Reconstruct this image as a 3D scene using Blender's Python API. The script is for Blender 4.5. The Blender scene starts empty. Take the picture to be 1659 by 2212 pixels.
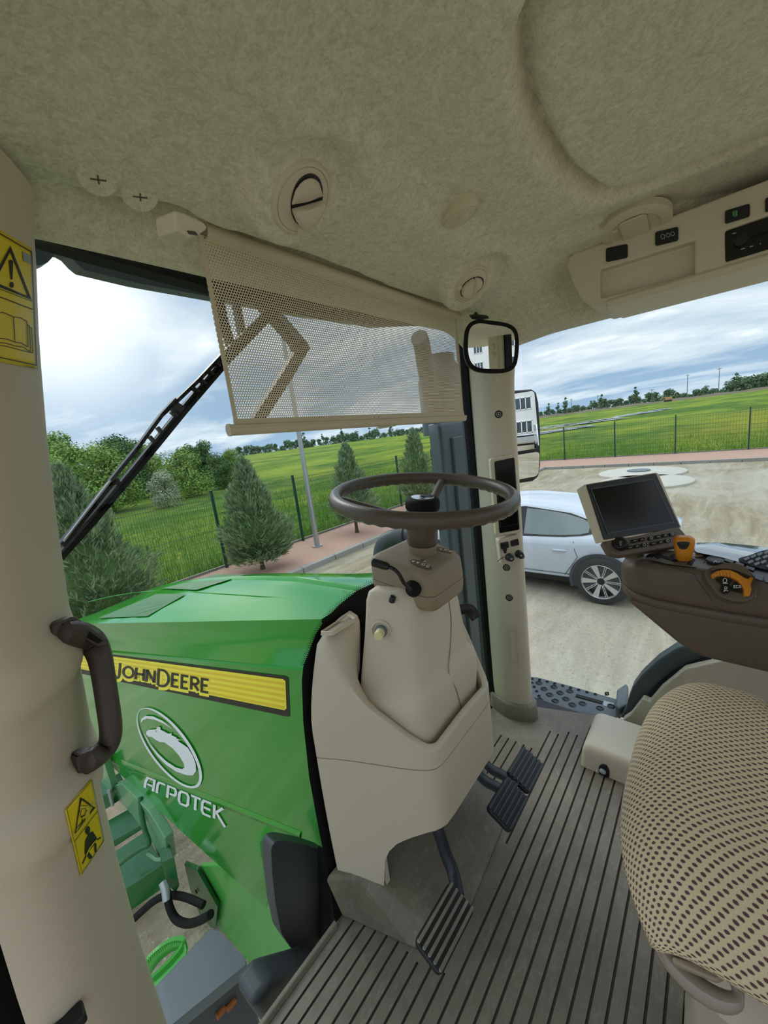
import bpy, bmesh, math, random
import numpy as np
from mathutils import Vector, Matrix, noise
from mathutils.bvhtree import BVHTree
SC = bpy.context.scene
COL = SC.collection
random.seed(7)
PI = math.pi
# ---------------------------------------------------------------- camera calibration (1659 x 2212 frame)
FPX, CX, CY = 831.0, 829.5, 1106.0
_th, _ro = math.radians(10.9), math.radians(7.3)
_D = Vector((math.cos(_th)*math.sin(_ro), math.cos(_th)*math.cos(_ro), math.sin(_th)))
_L = Vector((1556-CX, 870-CY, FPX)); _L = (_L - _D*_L.dot(_D)).normalized()
_F = -_D.cross(_L)
CAM = Vector((0, 0, 1.12))
def ray(px, py):
    v = Vector(((px-CX)/FPX, (py-CY)/FPX, 1.0))
    return Vector((_L.dot(v), _F.dot(v), -_D.dot(v)))
def onX(px, py, x): r = ray(px, py); return CAM + r*((x-CAM.x)/r.x)
def onY(px, py, y): r = ray(px, py); return CAM + r*((y-CAM.y)/r.y)
def onZ(px, py, z): r = ray(px, py); return CAM + r*((z-CAM.z)/r.z)
def at(px, py, d): return CAM + ray(px, py)*d
def onP(px, py, p0, n):
    r = ray(px, py); return CAM + r*((p0-CAM).dot(n)/r.dot(n))
cam_d = bpy.data.cameras.new('camera'); cam = bpy.data.objects.new('camera', cam_d); COL.objects.link(cam)
xa = Vector((_L.x, _F.x, -_D.x)); ya = -Vector((_L.y, _F.y, -_D.y)); za = -Vector((_L.z, _F.z, -_D.z))
cam.matrix_world = Matrix(((xa.x, ya.x, za.x, CAM.x), (xa.y, ya.y, za.y, CAM.y), (xa.z, ya.z, za.z, CAM.z), (0, 0, 0, 1)))
cam_d.sensor_fit = 'HORIZONTAL'; cam_d.sensor_width = 36.0; cam_d.lens = FPX/1659.0*36.0
cam_d.clip_start = 0.02; cam_d.clip_end = 3000
SC.camera = cam

# ---------------------------------------------------------------- materials
def S(r, g, b):
    f = lambda c: (c/255/12.92 if c/255 <= .04045 else ((c/255+.055)/1.055)**2.4)
    return (f(r), f(g), f(b), 1.0)
class NT:
    def __init__(s, m):
        m.use_nodes = True; s.t = m.node_tree; s.t.nodes.clear()
    def n(s, typ, **kw):
        nd = s.t.nodes.new(typ)
        for k, v in kw.items():
            if k.startswith('i_'):
                key = k[2:]; key = int(key) if key.isdigit() else key.replace('_', ' ')
                nd.inputs[key].default_value = v
            else: setattr(nd, k, v)
        return nd
    def l(s, a, b): s.t.links.new(a, b)
    def math(s, op, a, b=None, c=None):
        nd = s.t.nodes.new('ShaderNodeMath'); nd.operation = op
        for i, x in enumerate((a, b, c)):
            if x is None: continue
            if isinstance(x, (int, float)): nd.inputs[i].default_value = x
            else: s.l(x, nd.inputs[i])
        return nd.outputs[0]
    def mix(s, fac, a, b, bt='MIX'):
        nd = s.t.nodes.new('ShaderNodeMix'); nd.data_type = 'RGBA'; nd.blend_type = bt; nd.clamp_factor = True
        for key, x in ((0, fac), (6, a), (7, b)):
            if isinstance(x, (int, float)): nd.inputs[key].default_value = x
            elif isinstance(x, (tuple, list)): nd.inputs[key].default_value = x
            else: s.l(x, nd.inputs[key])
        return nd.outputs[2]
    def ramp(s, fac, stops, interp='LINEAR'):
        nd = s.t.nodes.new('ShaderNodeValToRGB'); nd.color_ramp.interpolation = interp
        e = nd.color_ramp.elements
        while len(e) > len(stops): e.remove(e[-1])
        while len(e) < len(stops): e.new(1)
        for q, (p, c) in zip(e, stops):
            q.position = p; q.color = c if isinstance(c, (tuple, list)) else (c, c, c, 1)
        s.l(fac, nd.inputs[0]); return nd.outputs[0]
    def noise(s, vec, scale, detail=4, rough=.55, dist=0):
        nd = s.n('ShaderNodeTexNoise', i_Scale=scale, i_Detail=detail, i_Roughness=rough, i_Distortion=dist)
        if vec is not None: s.l(vec, nd.inputs['Vector'])
        return nd.outputs['Fac']
    def mapping(s, vec, scale=(1, 1, 1), rot=(0, 0, 0), loc=(0, 0, 0)):
        nd = s.n('ShaderNodeMapping'); nd.inputs['Scale'].default_value = scale
        nd.inputs['Rotation'].default_value = rot; nd.inputs['Location'].default_value = loc
        s.l(vec, nd.inputs['Vector']); return nd.outputs[0]
    def obj(s): return s.n('ShaderNodeTexCoord').outputs['Object']
    def uv(s): return s.n('ShaderNodeTexCoord').outputs['UV']
    def bsdf(s, rough=.5, metal=0, spec=.5, coat=0, col=None):
        b = s.n('ShaderNodeBsdfPrincipled'); b.inputs['Roughness'].default_value = rough
        b.inputs['Metallic'].default_value = metal; b.inputs['Specular IOR Level'].default_value = spec
        b.inputs['Coat Weight'].default_value = coat; b.inputs['Coat Roughness'].default_value = .05
        if col is not None:
            if isinstance(col, (tuple, list)): b.inputs['Base Color'].default_value = col
            else: s.l(col, b.inputs['Base Color'])
        return b
    def bump(s, h, b, dist=.001, strength=1.0):
        nd = s.n('ShaderNodeBump', i_Distance=dist, i_Strength=strength); s.l(h, nd.inputs['Height'])
        s.l(nd.outputs[0], b.inputs['Normal'])
    def out(s, sh):
        o = s.n('ShaderNodeOutputMaterial'); s.l(sh, o.inputs[0])
def pm(name, rgb, rough=.5, metal=0, spec=.5, coat=0, var=None, bump=None):
    """plain procedural surface: a base colour, faint mottling and a fine grain"""
    m = bpy.data.materials.new(name); t = NT(m); c = S(*rgb)
    v = t.obj(); sc, am = var if var else (9.0, .06)
    f = t.noise(v, sc, 5)
    lo = tuple(x*(1-am) for x in c[:3])+(1,); hi = tuple(min(1, x*(1+am)) for x in c[:3])+(1,)
    b = t.bsdf(rough, metal, spec, coat, t.mix(f, lo, hi))
    if bump: t.bump(t.noise(v, bump[0], 2), b, bump[1])
    t.out(b.outputs[0]); return m

# ---------------------------------------------------------------- objects
def tag(o, label=None, cat=None, group=None, kind=None):
    if label: o['label'] = label
    if cat: o['category'] = cat
    if group: o['group'] = group
    if kind: o['kind'] = kind
    return o
def thing(name, label, cat, loc=(0, 0, 0), group=None, kind=None):
    o = bpy.data.objects.new(name, None); COL.objects.link(o); o.location = loc
    o.empty_display_size = .05
    return tag(o, label, cat, group, kind)
def link(name, me, mat=None, parent=None):
    o = bpy.data.objects.new(name, me); COL.objects.link(o)
    if mat: me.materials.clear(); me.materials.append(mat)
    if parent is not None:
        o.parent = parent
        # a top-level parent is only translated; a part lies at the world origin, so its sub-parts need no offset
        o.matrix_parent_inverse = Matrix.Translation(-Vector(parent.location)) if parent.parent is None else Matrix.Identity(4)
    return o
def finish(bm, name, mat, parent=None, smooth=40, bevel=0, seg=3, sub=0, fixn=True):
    bmesh.ops.remove_doubles(bm, verts=bm.verts, dist=1e-6)
    if fixn: bmesh.ops.recalc_face_normals(bm, faces=bm.faces)
    if smooth:
        thr = math.radians(smooth)
        for f in bm.faces: f.smooth = True
        for e in bm.edges:
            if len(e.link_faces) == 2 and e.calc_face_angle(0) > thr: e.smooth = False
    me = bpy.data.meshes.new(name); bm.to_mesh(me); bm.free()
    o = link(name, me, mat, parent)
    if bevel:
        b = o.modifiers.new('b', 'BEVEL'); b.width = bevel; b.segments = seg; b.limit_method = 'ANGLE'; b.angle_limit = math.radians(30)
        for p in me.polygons: p.use_smooth = True
        a = me.attributes.get('sharp_edge')
        if a: me.attributes.remove(a)
        b.harden_normals = True
    if sub:
        s = o.modifiers.new('s', 'SUBSURF'); s.levels = sub; s.render_levels = sub
    return o
def raw(name, vs, fs, mat, parent=None, smooth=40, **k):
    bm = bmesh.new(); v = [bm.verts.new(Vector(p)) for p in vs]
    for f in fs:
        try: bm.faces.new([v[i] for i in f])
        except ValueError: pass
    return finish(bm, name, mat, parent, smooth, **k)
def frame(origin, x, z):
    """matrix with local x along x, local z near z"""
    x = Vector(x).normalized(); z = Vector(z); y = z.cross(x).normalized(); z = x.cross(y)
    return Matrix(((x.x, y.x, z.x, origin[0]), (x.y, y.y, z.y, origin[1]), (x.z, y.z, z.z, origin[2]), (0, 0, 0, 1)))
def add_box(bm, c, s, M=None):
    vs = []
    for dz in (-.5, .5):
        for dx, dy in ((-.5, -.5), (.5, -.5), (.5, .5), (-.5, .5)):
            p = Vector((c[0]+dx*s[0], c[1]+dy*s[1], c[2]+dz*s[2]))
            vs.append(bm.verts.new(M @ p if M else p))
    for f in ((3, 2, 1, 0), (4, 5, 6, 7), (0, 1, 5, 4), (1, 2, 6, 5), (2, 3, 7, 6), (3, 0, 4, 7)): bm.faces.new([vs[i] for i in f])
def box(name, c, s, mat, parent=None, M=None, bevel=0, **k):
    bm = bmesh.new(); add_box(bm, c, s, M); return finish(bm, name, mat, parent, bevel=bevel, **k)
def add_loft(bm, loops, cap=True, closed=True):
    L = [[bm.verts.new(Vector(p)) for p in lp] for lp in loops]; n = len(L[0])
    for a, b in zip(L, L[1:]):
        for i in range(n if closed else n-1):
            j = (i+1) % n
            try: bm.faces.new((a[i], a[j], b[j], b[i]))
            except ValueError: pass
    if cap and closed:
        bm.faces.new(list(reversed(L[0]))); bm.faces.new(L[-1])
    return L
def loft(name, loops, mat, parent=None, cap=True, closed=True, **k):
    bm = bmesh.new(); add_loft(bm, loops, cap, closed); return finish(bm, name, mat, parent, **k)
def smooth_path(pts, n=6):
    pts = [Vector(p) for p in pts]; out = []
    for i in range(len(pts)-1):
        p0 = pts[max(i-1, 0)]; p1 = pts[i]; p2 = pts[i+1]; p3 = pts[min(i+2, len(pts)-1)]
        for k in range(n):
            t = k/n
            out.append(.5*((2*p1)+(p2-p0)*t+(2*p0-5*p1+4*p2-p3)*t*t+(3*p1-p0-3*p2+p3)*t**3))
    out.append(pts[-1]); return out
def add_tube(bm, pts, r, seg=10, closed=False, flat=None):
    pts = [Vector(p) for p in pts]; n = len(pts); rs = r if isinstance(r, (list, tuple)) else [r]*n
    up = Vector((0, 0, 1)); loops = []; prev = None
    for i, p in enumerate(pts):
        if closed: t = pts[(i+1) % n]-pts[i-1]
        else: t = pts[min(i+1, n-1)]-pts[max(i-1, 0)]
        t = t.normalized() if t.length > 1e-9 else Vector((0, 0, 1))
        if prev is None:
            a = t.cross(up if abs(t.z) < .95 else Vector((1, 0, 0))).normalized()
        else:
            a = (prev - t*prev.dot(t)).normalized()
        b = t.cross(a); prev = a
        fa, fb = flat if flat else (1, 1)
        loops.append([p+(a*math.cos(2*PI*k/seg)*fa+b*math.sin(2*PI*k/seg)*fb)*rs[i] for k in range(seg)])
    if closed:
        L = [[bm.verts.new(q) for q in lp] for lp in loops]
        # pick the phase that joins the ends without a twist
        best = min(range(seg), key=lambda s: sum((L[-1][k].co-L[0][(k+s) % seg].co).length for k in range(seg)))
        for i in range(n):
            A = L[i]; B = L[(i+1) % n]; sh = best if i == n-1 else 0
            for k in range(seg):
                bm.faces.new((A[k], A[(k+1) % seg], B[(k+1+sh) % seg], B[(k+sh) % seg]))
    else: add_loft(bm, loops)
def tube(name, pts, r, mat, parent=None, seg=10, closed=False, flat=None, **k):
    bm = bmesh.new(); add_tube(bm, pts, r, seg, closed, flat); return finish(bm, name, mat, parent, **k)
def add_lathe(bm, M, prof, seg=24, cap=True):
    """prof: (radius, height) pairs, about local z of M"""
    loops = [[M @ Vector((r*math.cos(2*PI*k/seg), r*math.sin(2*PI*k/seg), h)) for k in range(seg)] for r, h in prof]
    add_loft(bm, loops, cap)
def lathe(name, M, prof, mat, parent=None, seg=24, **k):
    bm = bmesh.new(); add_lathe(bm, M, prof, seg); return finish(bm, name, mat, parent, **k)
def add_prism(bm, pts, d):
    pts = [Vector(p) for p in pts]; d = Vector(d)
    a = [bm.verts.new(p) for p in pts]; b = [bm.verts.new(p+d) for p in pts]; n = len(a)
    bm.faces.new(list(reversed(a))); bm.faces.new(b)
    for i in range(n): bm.faces.new((a[i], a[(i+1) % n], b[(i+1) % n], b[i]))
def prism(name, pts, d, mat, parent=None, **k):
    bm = bmesh.new(); add_prism(bm, pts, d); return finish(bm, name, mat, parent, **k)
def rrect(w, h, r, n=5, cx=0, cy=0):
    out = []
    for sx, sy, a0 in ((1, 1, 0), (-1, 1, 90), (-1, -1, 180), (1, -1, 270)):
        for k in range(n+1):
            a = math.radians(a0+90*k/n)
            out.append((cx+sx*(w/2-r)+r*math.cos(a), cy+sy*(h/2-r)+r*math.sin(a)))
    return out
def rplate(name, M, w, h, r, d, mat, parent=None, z0=0, bevel=0, cx=0, cy=0, **k):
    return prism(name, [M @ Vector((x, y, z0)) for x, y in rrect(w, h, r, cx=cx, cy=cy)], M.to_3x3() @ Vector((0, 0, d)), mat, parent, bevel=bevel, **k)
# flat marks (printing) drawn in any 2-D frame and laid on a surface by fn(x, y) -> point
def ribbon(pts, w, closed=False):
    """quads of a polyline of width w in 2-D (mitred)"""
    P = [Vector((p[0], p[1])) for p in pts]; n = len(P); offs = []
    for i in range(n):
        a = P[i-1] if (closed or i > 0) else None; c = P[(i+1) % n] if (closed or i < n-1) else None
        d1 = (P[i]-a).normalized() if a is not None else None; d2 = (c-P[i]).normalized() if c is not None else None
        if d1 is None: d1 = d2
        if d2 is None: d2 = d1
        nn = Vector((-(d1+d2).y, (d1+d2).x))
        nn = nn.normalized() if nn.length > 1e-6 else Vector((-d1.y, d1.x))
        k = max(.62, nn.dot(Vector((-d1.y, d1.x))))
        offs.append(nn*(w/2/k))
    out = []
    for i in range(n if closed else n-1):
        j = (i+1) % n
        out.append([P[i]+offs[i], P[j]+offs[j], P[j]-offs[j], P[i]-offs[i]])
    return out
def marks(name, polys, fn, mat, parent=None, lift=0):
    bm = bmesh.new()
    for pl in polys:
        try: bm.faces.new([bm.verts.new(Vector(fn(p[0], p[1]))) for p in pl])
        except ValueError: pass
    bm.normal_update()
    bmesh.ops.triangulate(bm, faces=[f for f in bm.faces if len(f.verts) > 4], ngon_method='EAR_CLIP')
    for f in bm.faces:                       # every mark faces the viewer's side of its surface
        f.normal_update()
        if f.normal.dot(CAM-f.calc_center_median()) < 0: f.normal_flip()
    return finish(bm, name, mat, parent, smooth=0, fixn=False)
def ell(cx, cy, a, b, ang=0, n=28):
    c, s = math.cos(ang), math.sin(ang)
    return [(cx+a*math.cos(2*PI*k/n)*c-b*math.sin(2*PI*k/n)*s, cy+a*math.cos(2*PI*k/n)*s+b*math.sin(2*PI*k/n)*c) for k in range(n)]
def bvh_of(o):
    dg = bpy.context.evaluated_depsgraph_get(); e = o.evaluated_get(dg); me = e.to_mesh()
    vs = [o.matrix_world @ v.co for v in me.vertices]; ps = [tuple(p.vertices) for p in me.polygons]
    e.to_mesh_clear(); return BVHTree.FromPolygons(vs, ps)
def hit(b, px, py):
    h = b.ray_cast(CAM, ray(px, py).normalized()); return h[0], h[1]
def dup(o, loc, rz=0, sc=1, label=None, group=None):
    """a copy of a thing standing at the world origin, with copies of its parts and sub-parts"""
    r = o.copy(); COL.objects.link(r); r.location = loc; r.rotation_euler = (0, 0, rz); r.scale = (sc, sc, sc) if isinstance(sc, (int, float)) else sc
    if label: r['label'] = label
    if group: r['group'] = group
    def rec(a, b):
        for ch in [c for c in a.children]:
            c2 = ch.copy(); COL.objects.link(c2); c2.parent = b; c2.matrix_parent_inverse = ch.matrix_parent_inverse.copy(); rec(ch, c2)
    rec(o, r); return r
def lerp(a, b, t): return a+(b-a)*t
def sstep(a, b, x):
    t = np.clip((x-a)/(b-a), 0, 1); return t*t*(3-2*t)
# ---------------------------------------------------------------- the palette
BEIGE = pm('beige plastic', (209, 197, 175), .55, var=(5, .04), bump=(900, .00015))
BEIGE_L = pm('light beige plastic', (208, 197, 172), .5, var=(6, .04), bump=(900, .0001))
PILLAR = pm('pillar trim', (204, 190, 168), .55, var=(6, .05), bump=(900, .00015))
TAUPE = pm('taupe plastic', (146, 131, 108), .5, var=(6, .05), bump=(700, .0002))
BROWN = pm('brown grained plastic', (98, 84, 70), .5, var=(8, .06), bump=(500, .0003))
BROWN_D = pm('dark brown plastic', (74, 63, 56), .42, var=(8, .06), bump=(600, .0002))
WHEELBR = pm('steering wheel leather', (88, 76, 66), .36, var=(14, .12), bump=(300, .0004))
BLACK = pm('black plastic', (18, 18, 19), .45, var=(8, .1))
BLACK_G = pm('glossy black', (8, 8, 9), .12)
SCREEN = pm('dark screen glass', (6, 6, 7), .18, spec=.3)
RUBBER = pm('black rubber', (14, 14, 14), .7, spec=.25)
GREY_D = pm('dark grey plastic', (62, 68, 72), .5, var=(3, .22), bump=(400, .0003))
GREY_B = pm('weathered grey plastic', (104, 112, 117), .55, var=(4, .2), bump=(300, .0003))
STACKM = pm('grey painted sheet metal', (74, 84, 90), .42, var=(3, .12))
STEELD = pm('dusty dark steel', (58, 62, 66), .4, .6, var=(12, .3), bump=(200, .0004))
CHROME = pm('chrome', (205, 205, 205), .15, 1.0)
ORANGE = pm('orange plastic', (222, 138, 32), .42, var=(10, .06), bump=(500, .0001))
YELLOW = pm('warning yellow', (236, 208, 20), .45, var=(12, .05))
IVORY = pm('ivory knob', (232, 222, 170), .45)
WHITE_P = pm('white print', (230, 232, 232), .5)
WHITE_D = pm('white decal', (240, 243, 246), .35)
INK = pm('black print', (22, 18, 14), .5)
GREEN = pm('tractor green paint', (24, 150, 32), .12, coat=.4, spec=.4, var=(2, .05))
GREEN_T = pm('dull green', (58, 112, 58), .45, var=(3, .05))
GREEN_D = pm('green frame paint', (22, 92, 40), .35, coat=.3, var=(5, .2))
GREEN_L = pm('light green panel paint', (70, 170, 66), .32, coat=.3, var=(4, .12))
DECAL_Y = pm('decal yellow', (255, 238, 58), .4, var=(10, .02))
DECAL_Y2 = pm('decal amber stripe', (240, 208, 40), .4, var=(10, .02))
ALU = pm('galvanised steel', (168, 172, 172), .45, .5, var=(10, .12))
PALE_CON = pm('concrete slab', (190, 186, 172), .85, var=(6, .12))
KERB = pm('concrete kerb', (150, 148, 140), .85, var=(3, .14), bump=(80, .002))
FENCEG = pm('green fence coating', (18, 66, 54), .4, var=(4, .1))
BARK = pm('bark', (88, 74, 58), .9, var=(12, .3), bump=(40, .01))
CONCRETE_W = pm('white render', (226, 227, 226), .85, var=(1.5, .05))
CONCRETE_G = pm('grey render', (170, 172, 172), .85, var=(1.5, .06))
PVC = pm('white window frame', (238, 238, 238), .4)
VANW = pm('white van paint', (232, 234, 236), .25, coat=.5)
CARW = pm('pale silver white car paint', (196, 202, 212), .22, coat=.9, spec=.6)
CLAD = pm('dark grey cladding', (66, 68, 74), .6)
TYRE = pm('tyre rubber', (54, 54, 52), .75, var=(20, .2))
RIM = pm('wheel alloy', (206, 206, 204), .3, .6)
RIM_D = pm('black wheel recess', (22, 22, 24), .4)
def glass(name, tint, refl, rough=0.0):
    m = bpy.data.materials.new(name); t = NT(m)
    tr = t.n('ShaderNodeBsdfTransparent'); tr.inputs[0].default_value = tint
    gl = t.n('ShaderNodeBsdfGlossy'); gl.inputs['Roughness'].default_value = rough
    lw = t.n('ShaderNodeLayerWeight'); lw.inputs['Blend'].default_value = .5
    f = t.math('MULTIPLY_ADD', t.math('POWER', lw.outputs['Facing'], 4.0), refl[1], refl[0])
    mx = t.n('ShaderNodeMixShader'); t.l(f, mx.inputs[0]); t.l(tr.outputs[0], mx.inputs[1]); t.l(gl.outputs[0], mx.inputs[2])
    t.out(mx.outputs[0]); return m
GLASS = glass('cab glass', (.93, .97, .95, 1), (.012, .25))
CARGLASS = pm('tinted car window', (70, 92, 92), .05, spec=1.0, coat=1.0)
BUILDGLASS = pm('window glazing', (70, 80, 86), .06, spec=.8)
def mirror_mat():
    m = bpy.data.materials.new('mirror silver'); t = NT(m); b = t.bsdf(.0, 1.0, .5, 0, (.9, .93, .92, 1)); t.out(b.outputs[0]); return m
MIRROR = mirror_mat()
def headliner_mat():
    m = bpy.data.materials.new('felt headliner'); t = NT(m); v = t.obj()
    fib = t.noise(v, 260, 3, .7, .6); blot = t.noise(t.mapping(v, (1, 1, 1)), 70, 4, .7, 1.0); big = t.noise(v, 4, 3)
    f = t.math('ADD', t.math('MULTIPLY', fib, .45), t.math('MULTIPLY', blot, .55))
    c = t.ramp(f, [(.34, S(188, 181, 158)), (.5, S(217, 210, 188)), (.66, S(238, 232, 212))])
    c = t.mix(t.math('MULTIPLY', big, .25), c, S(196, 200, 170))
    b = t.bsdf(.95, 0, .1, 0, c); b.inputs['Sheen Weight'].default_value = .15; t.bump(f, b, .0015, .6); t.out(b.outputs[0]); return m
HEAD = headliner_mat()
def mat_floor():
    m = bpy.data.materials.new('ribbed rubber mat'); t = NT(m); v = t.obj()
    a = t.noise(v, 7, 6, .65, .4); sc = t.noise(t.mapping(v, (1, 3, 1), (0, 0, .5)), 26, 5, .7, 1.2); g = t.noise(v, 240, 2)
    c = t.ramp(a, [(.3, S(104, 97, 84)), (.55, S(122, 114, 99)), (.75, S(138, 131, 115))])
    c = t.mix(t.ramp(sc, [(.52, 0), (.72, .5)]), c, S(154, 148, 132))
    b = t.bsdf(.5, 0, .4, 0, c); t.bump(g, b, .0004, .5); t.out(b.outputs[0]); return m
MATM = mat_floor()
GROOVE = pm('dark groove', (74, 66, 56), .8)  # grooves coloured darker than the mat
def mat_shade():
    m = bpy.data.materials.new('perforated shade cloth'); t = NT(m); uv = t.uv()
    p = .0048
    sx = t.n('ShaderNodeSeparateXYZ'); t.l(uv, sx.inputs[0])
    def cell(off):
        u = t.math('ADD', t.math('MULTIPLY', sx.outputs[0], 1/p), off); w = t.math('ADD', t.math('MULTIPLY', sx.outputs[1], 1/(p*1.732)), off)
        du = t.math('SUBTRACT', t.math('FRACT', u), .5); dw = t.math('MULTIPLY', t.math('SUBTRACT', t.math('FRACT', w), .5), 1.732)
        return t.math('SQRT', t.math('ADD', t.math('MULTIPLY', du, du), t.math('MULTIPLY', dw, dw)))
    d = t.math('MINIMUM', cell(0.0), cell(0.5))
    hole = t.math('LESS_THAN', d, .315)
    # woven hem: no holes near the edges (uv z carries nothing, so use a second layer of uv limits)
    col = t.mix(t.noise(uv, 40, 3), S(222, 208, 184), S(234, 221, 198))
    b = t.bsdf(.8, 0, .2, 0, col)
    tl = t.n('ShaderNodeBsdfTranslucent'); tl.inputs[0].default_value = S(216, 190, 158)
    m1 = t.n('ShaderNodeMixShader'); m1.inputs[0].default_value = .22; t.l(b.outputs[0], m1.inputs[1]); t.l(tl.outputs[0], m1.inputs[2])
    tr = t.n('ShaderNodeBsdfTransparent')
    mx = t.n('ShaderNodeMixShader'); t.l(hole, mx.inputs[0]); t.l(m1.outputs[0], mx.inputs[1]); t.l(tr.outputs[0], mx.inputs[2])
    t.out(mx.outputs[0]); return m
SHADE = mat_shade()
SHADE_S = pm('shade hem and bar', (206, 192, 166), .5, var=(10, .05))
def mat_fabric():
    m = bpy.data.materials.new('dotted seat cloth'); t = NT(m); uv = t.uv()
    sx = t.n('ShaderNodeSeparateXYZ'); t.l(uv, sx.inputs[0]); pu, pv = .0112, .0063
    wob = t.noise(uv, 60, 2); wob = t.math('MULTIPLY', t.math('SUBTRACT', wob, .5), .35)
    def cell(ou, ov):
        u = t.math('ADD', t.math('ADD', t.math('MULTIPLY', sx.outputs[0], 1/pu), ou), wob); w = t.math('ADD', t.math('ADD', t.math('MULTIPLY', sx.outputs[1], 1/(2*pv)), ov), t.math('MULTIPLY', wob, .6))
        du = t.math('MULTIPLY', t.math('SUBTRACT', t.math('FRACT', u), .5), 1.9); dw = t.math('MULTIPLY', t.math('SUBTRACT', t.math('FRACT', w), .5), 1.35)
        return t.math('SQRT', t.math('ADD', t.math('MULTIPLY', du, du), t.math('MULTIPLY', dw, dw)))
    d = t.math('MINIMUM', cell(0, 0), cell(.5, .5))
    f = t.ramp(d, [(.27, 1.0), (.38, 0.0)])
    base = t.mix(t.noise(uv, 500, 3, .7), S(188, 170, 136), S(226, 208, 174))
    c = t.mix(f, base, S(92, 66, 68))
    b = t.bsdf(.92, 0, .15, 0, c); b.inputs['Sheen Weight'].default_value = .2
    t.bump(t.math('MULTIPLY', d, 1.0), b, .0016, .6); t.out(b.outputs[0]); return m
FABRIC = mat_fabric()
def mat_ground():
    m = bpy.data.materials.new('trampled gravel'); t = NT(m); v = t.obj()
    a = t.noise(v, .35, 5, .6, .5); st = t.noise(t.mapping(v, (.5, 3, 1), (0, 0, .35)), .9, 6, .7, 1.0); g = t.noise(v, 28, 4, .75)
    c = t.ramp(st, [(.34, S(140, 129, 106)), (.52, S(162, 151, 127)), (.7, S(184, 174, 152))])
    c = t.mix(t.ramp(a, [(.45, 0), (.68, .55)]), c, S(192, 188, 174))
    c = t.mix(t.ramp(g, [(.3, .6), (.45, 0)]), c, S(110, 104, 90)); c = t.mix(t.ramp(g, [(.6, 0), (.74, .8)]), c, S(214, 210, 198))
    w = t.noise(v, .8, 6, .75, .6)
    c = t.mix(t.ramp(w, [(.68, 0), (.75, .55)]), c, S(96, 118, 56))
    b = t.bsdf(.95, 0, .1, 0, c); t.bump(g, b, .02, .8); t.out(b.outputs[0]); return m
GROUND = mat_ground()
def mat_meadow():
    m = bpy.data.materials.new('meadow'); t = NT(m); v = t.obj()
    a = t.noise(t.mapping(v, (.6, 1.0, 1), (0, 0, .9)), .07, 5, .6, .6); b_ = t.noise(v, .5, 6, .7, .5); g = t.noise(v, 9, 4, .8); far = t.noise(t.mapping(v, (.25, 1.0, 1), (0, 0, -1.12)), .045, 4, .6, .4)
    c = t.ramp(b_, [(.3, S(58, 88, 36)), (.5, S(90, 124, 48)), (.7, S(130, 154, 66))])
    c = t.mix(t.ramp(a, [(.42, 0), (.62, .75)]), c, S(160, 176, 62))
    c = t.mix(t.ramp(far, [(.55, 0), (.64, .55)]), c, S(176, 168, 60))
    c = t.mix(t.ramp(g, [(.32, .65), (.5, 0)]), c, S(48, 76, 26))
    yl = t.noise(v, 3.3, 2); c = t.mix(t.math('MULTIPLY', t.ramp(yl, [(.66, 0), (.7, .8)]), t.ramp(a, [(.4, .2), (.6, 1)])), c, S(222, 206, 40))
    b = t.bsdf(.95, 0, .1, 0, c); t.bump(g, b, .25, .7); t.out(b.outputs[0]); return m
MEADOW = mat_meadow()
GRASSB = pm('grass blades', (112, 152, 46), .7, var=(1.2, .35))
REDGR = pm('red gravel', (186, 150, 130), .95, var=(30, .22), bump=(60, .015))
def leafm(name, lo, hi, sc=2.0):
    m = bpy.data.materials.new(name); t = NT(m); v = t.n('ShaderNodeTexCoord').outputs['Object']
    f = t.noise(v, sc, 4, .7)
    b = t.bsdf(.75, 0, .25, 0, t.ramp(f, [(.3, S(*lo)), (.7, S(*hi))])); t.out(b.outputs[0]); return m
CONIF = leafm('juniper needles', (88, 114, 78), (160, 182, 134), 5)
LEAF1 = leafm('fresh green leaves', (84, 120, 48), (150, 178, 84), 1.6)
LEAF2 = leafm('silvery leaves', (128, 142, 110), (182, 190, 160), 1.2)
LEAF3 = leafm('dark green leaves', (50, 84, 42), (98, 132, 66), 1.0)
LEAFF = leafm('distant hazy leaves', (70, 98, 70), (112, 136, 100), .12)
DIRT = pm('dark earth bank', (110, 100, 78), .95, var=(.5, .2))
WATER = pm('shallow flood water', (168, 176, 178), .2, spec=.6, var=(.8, .1))
# ================================================================ THE CAB SHELL
YW = .66                                     # windshield plane
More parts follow.
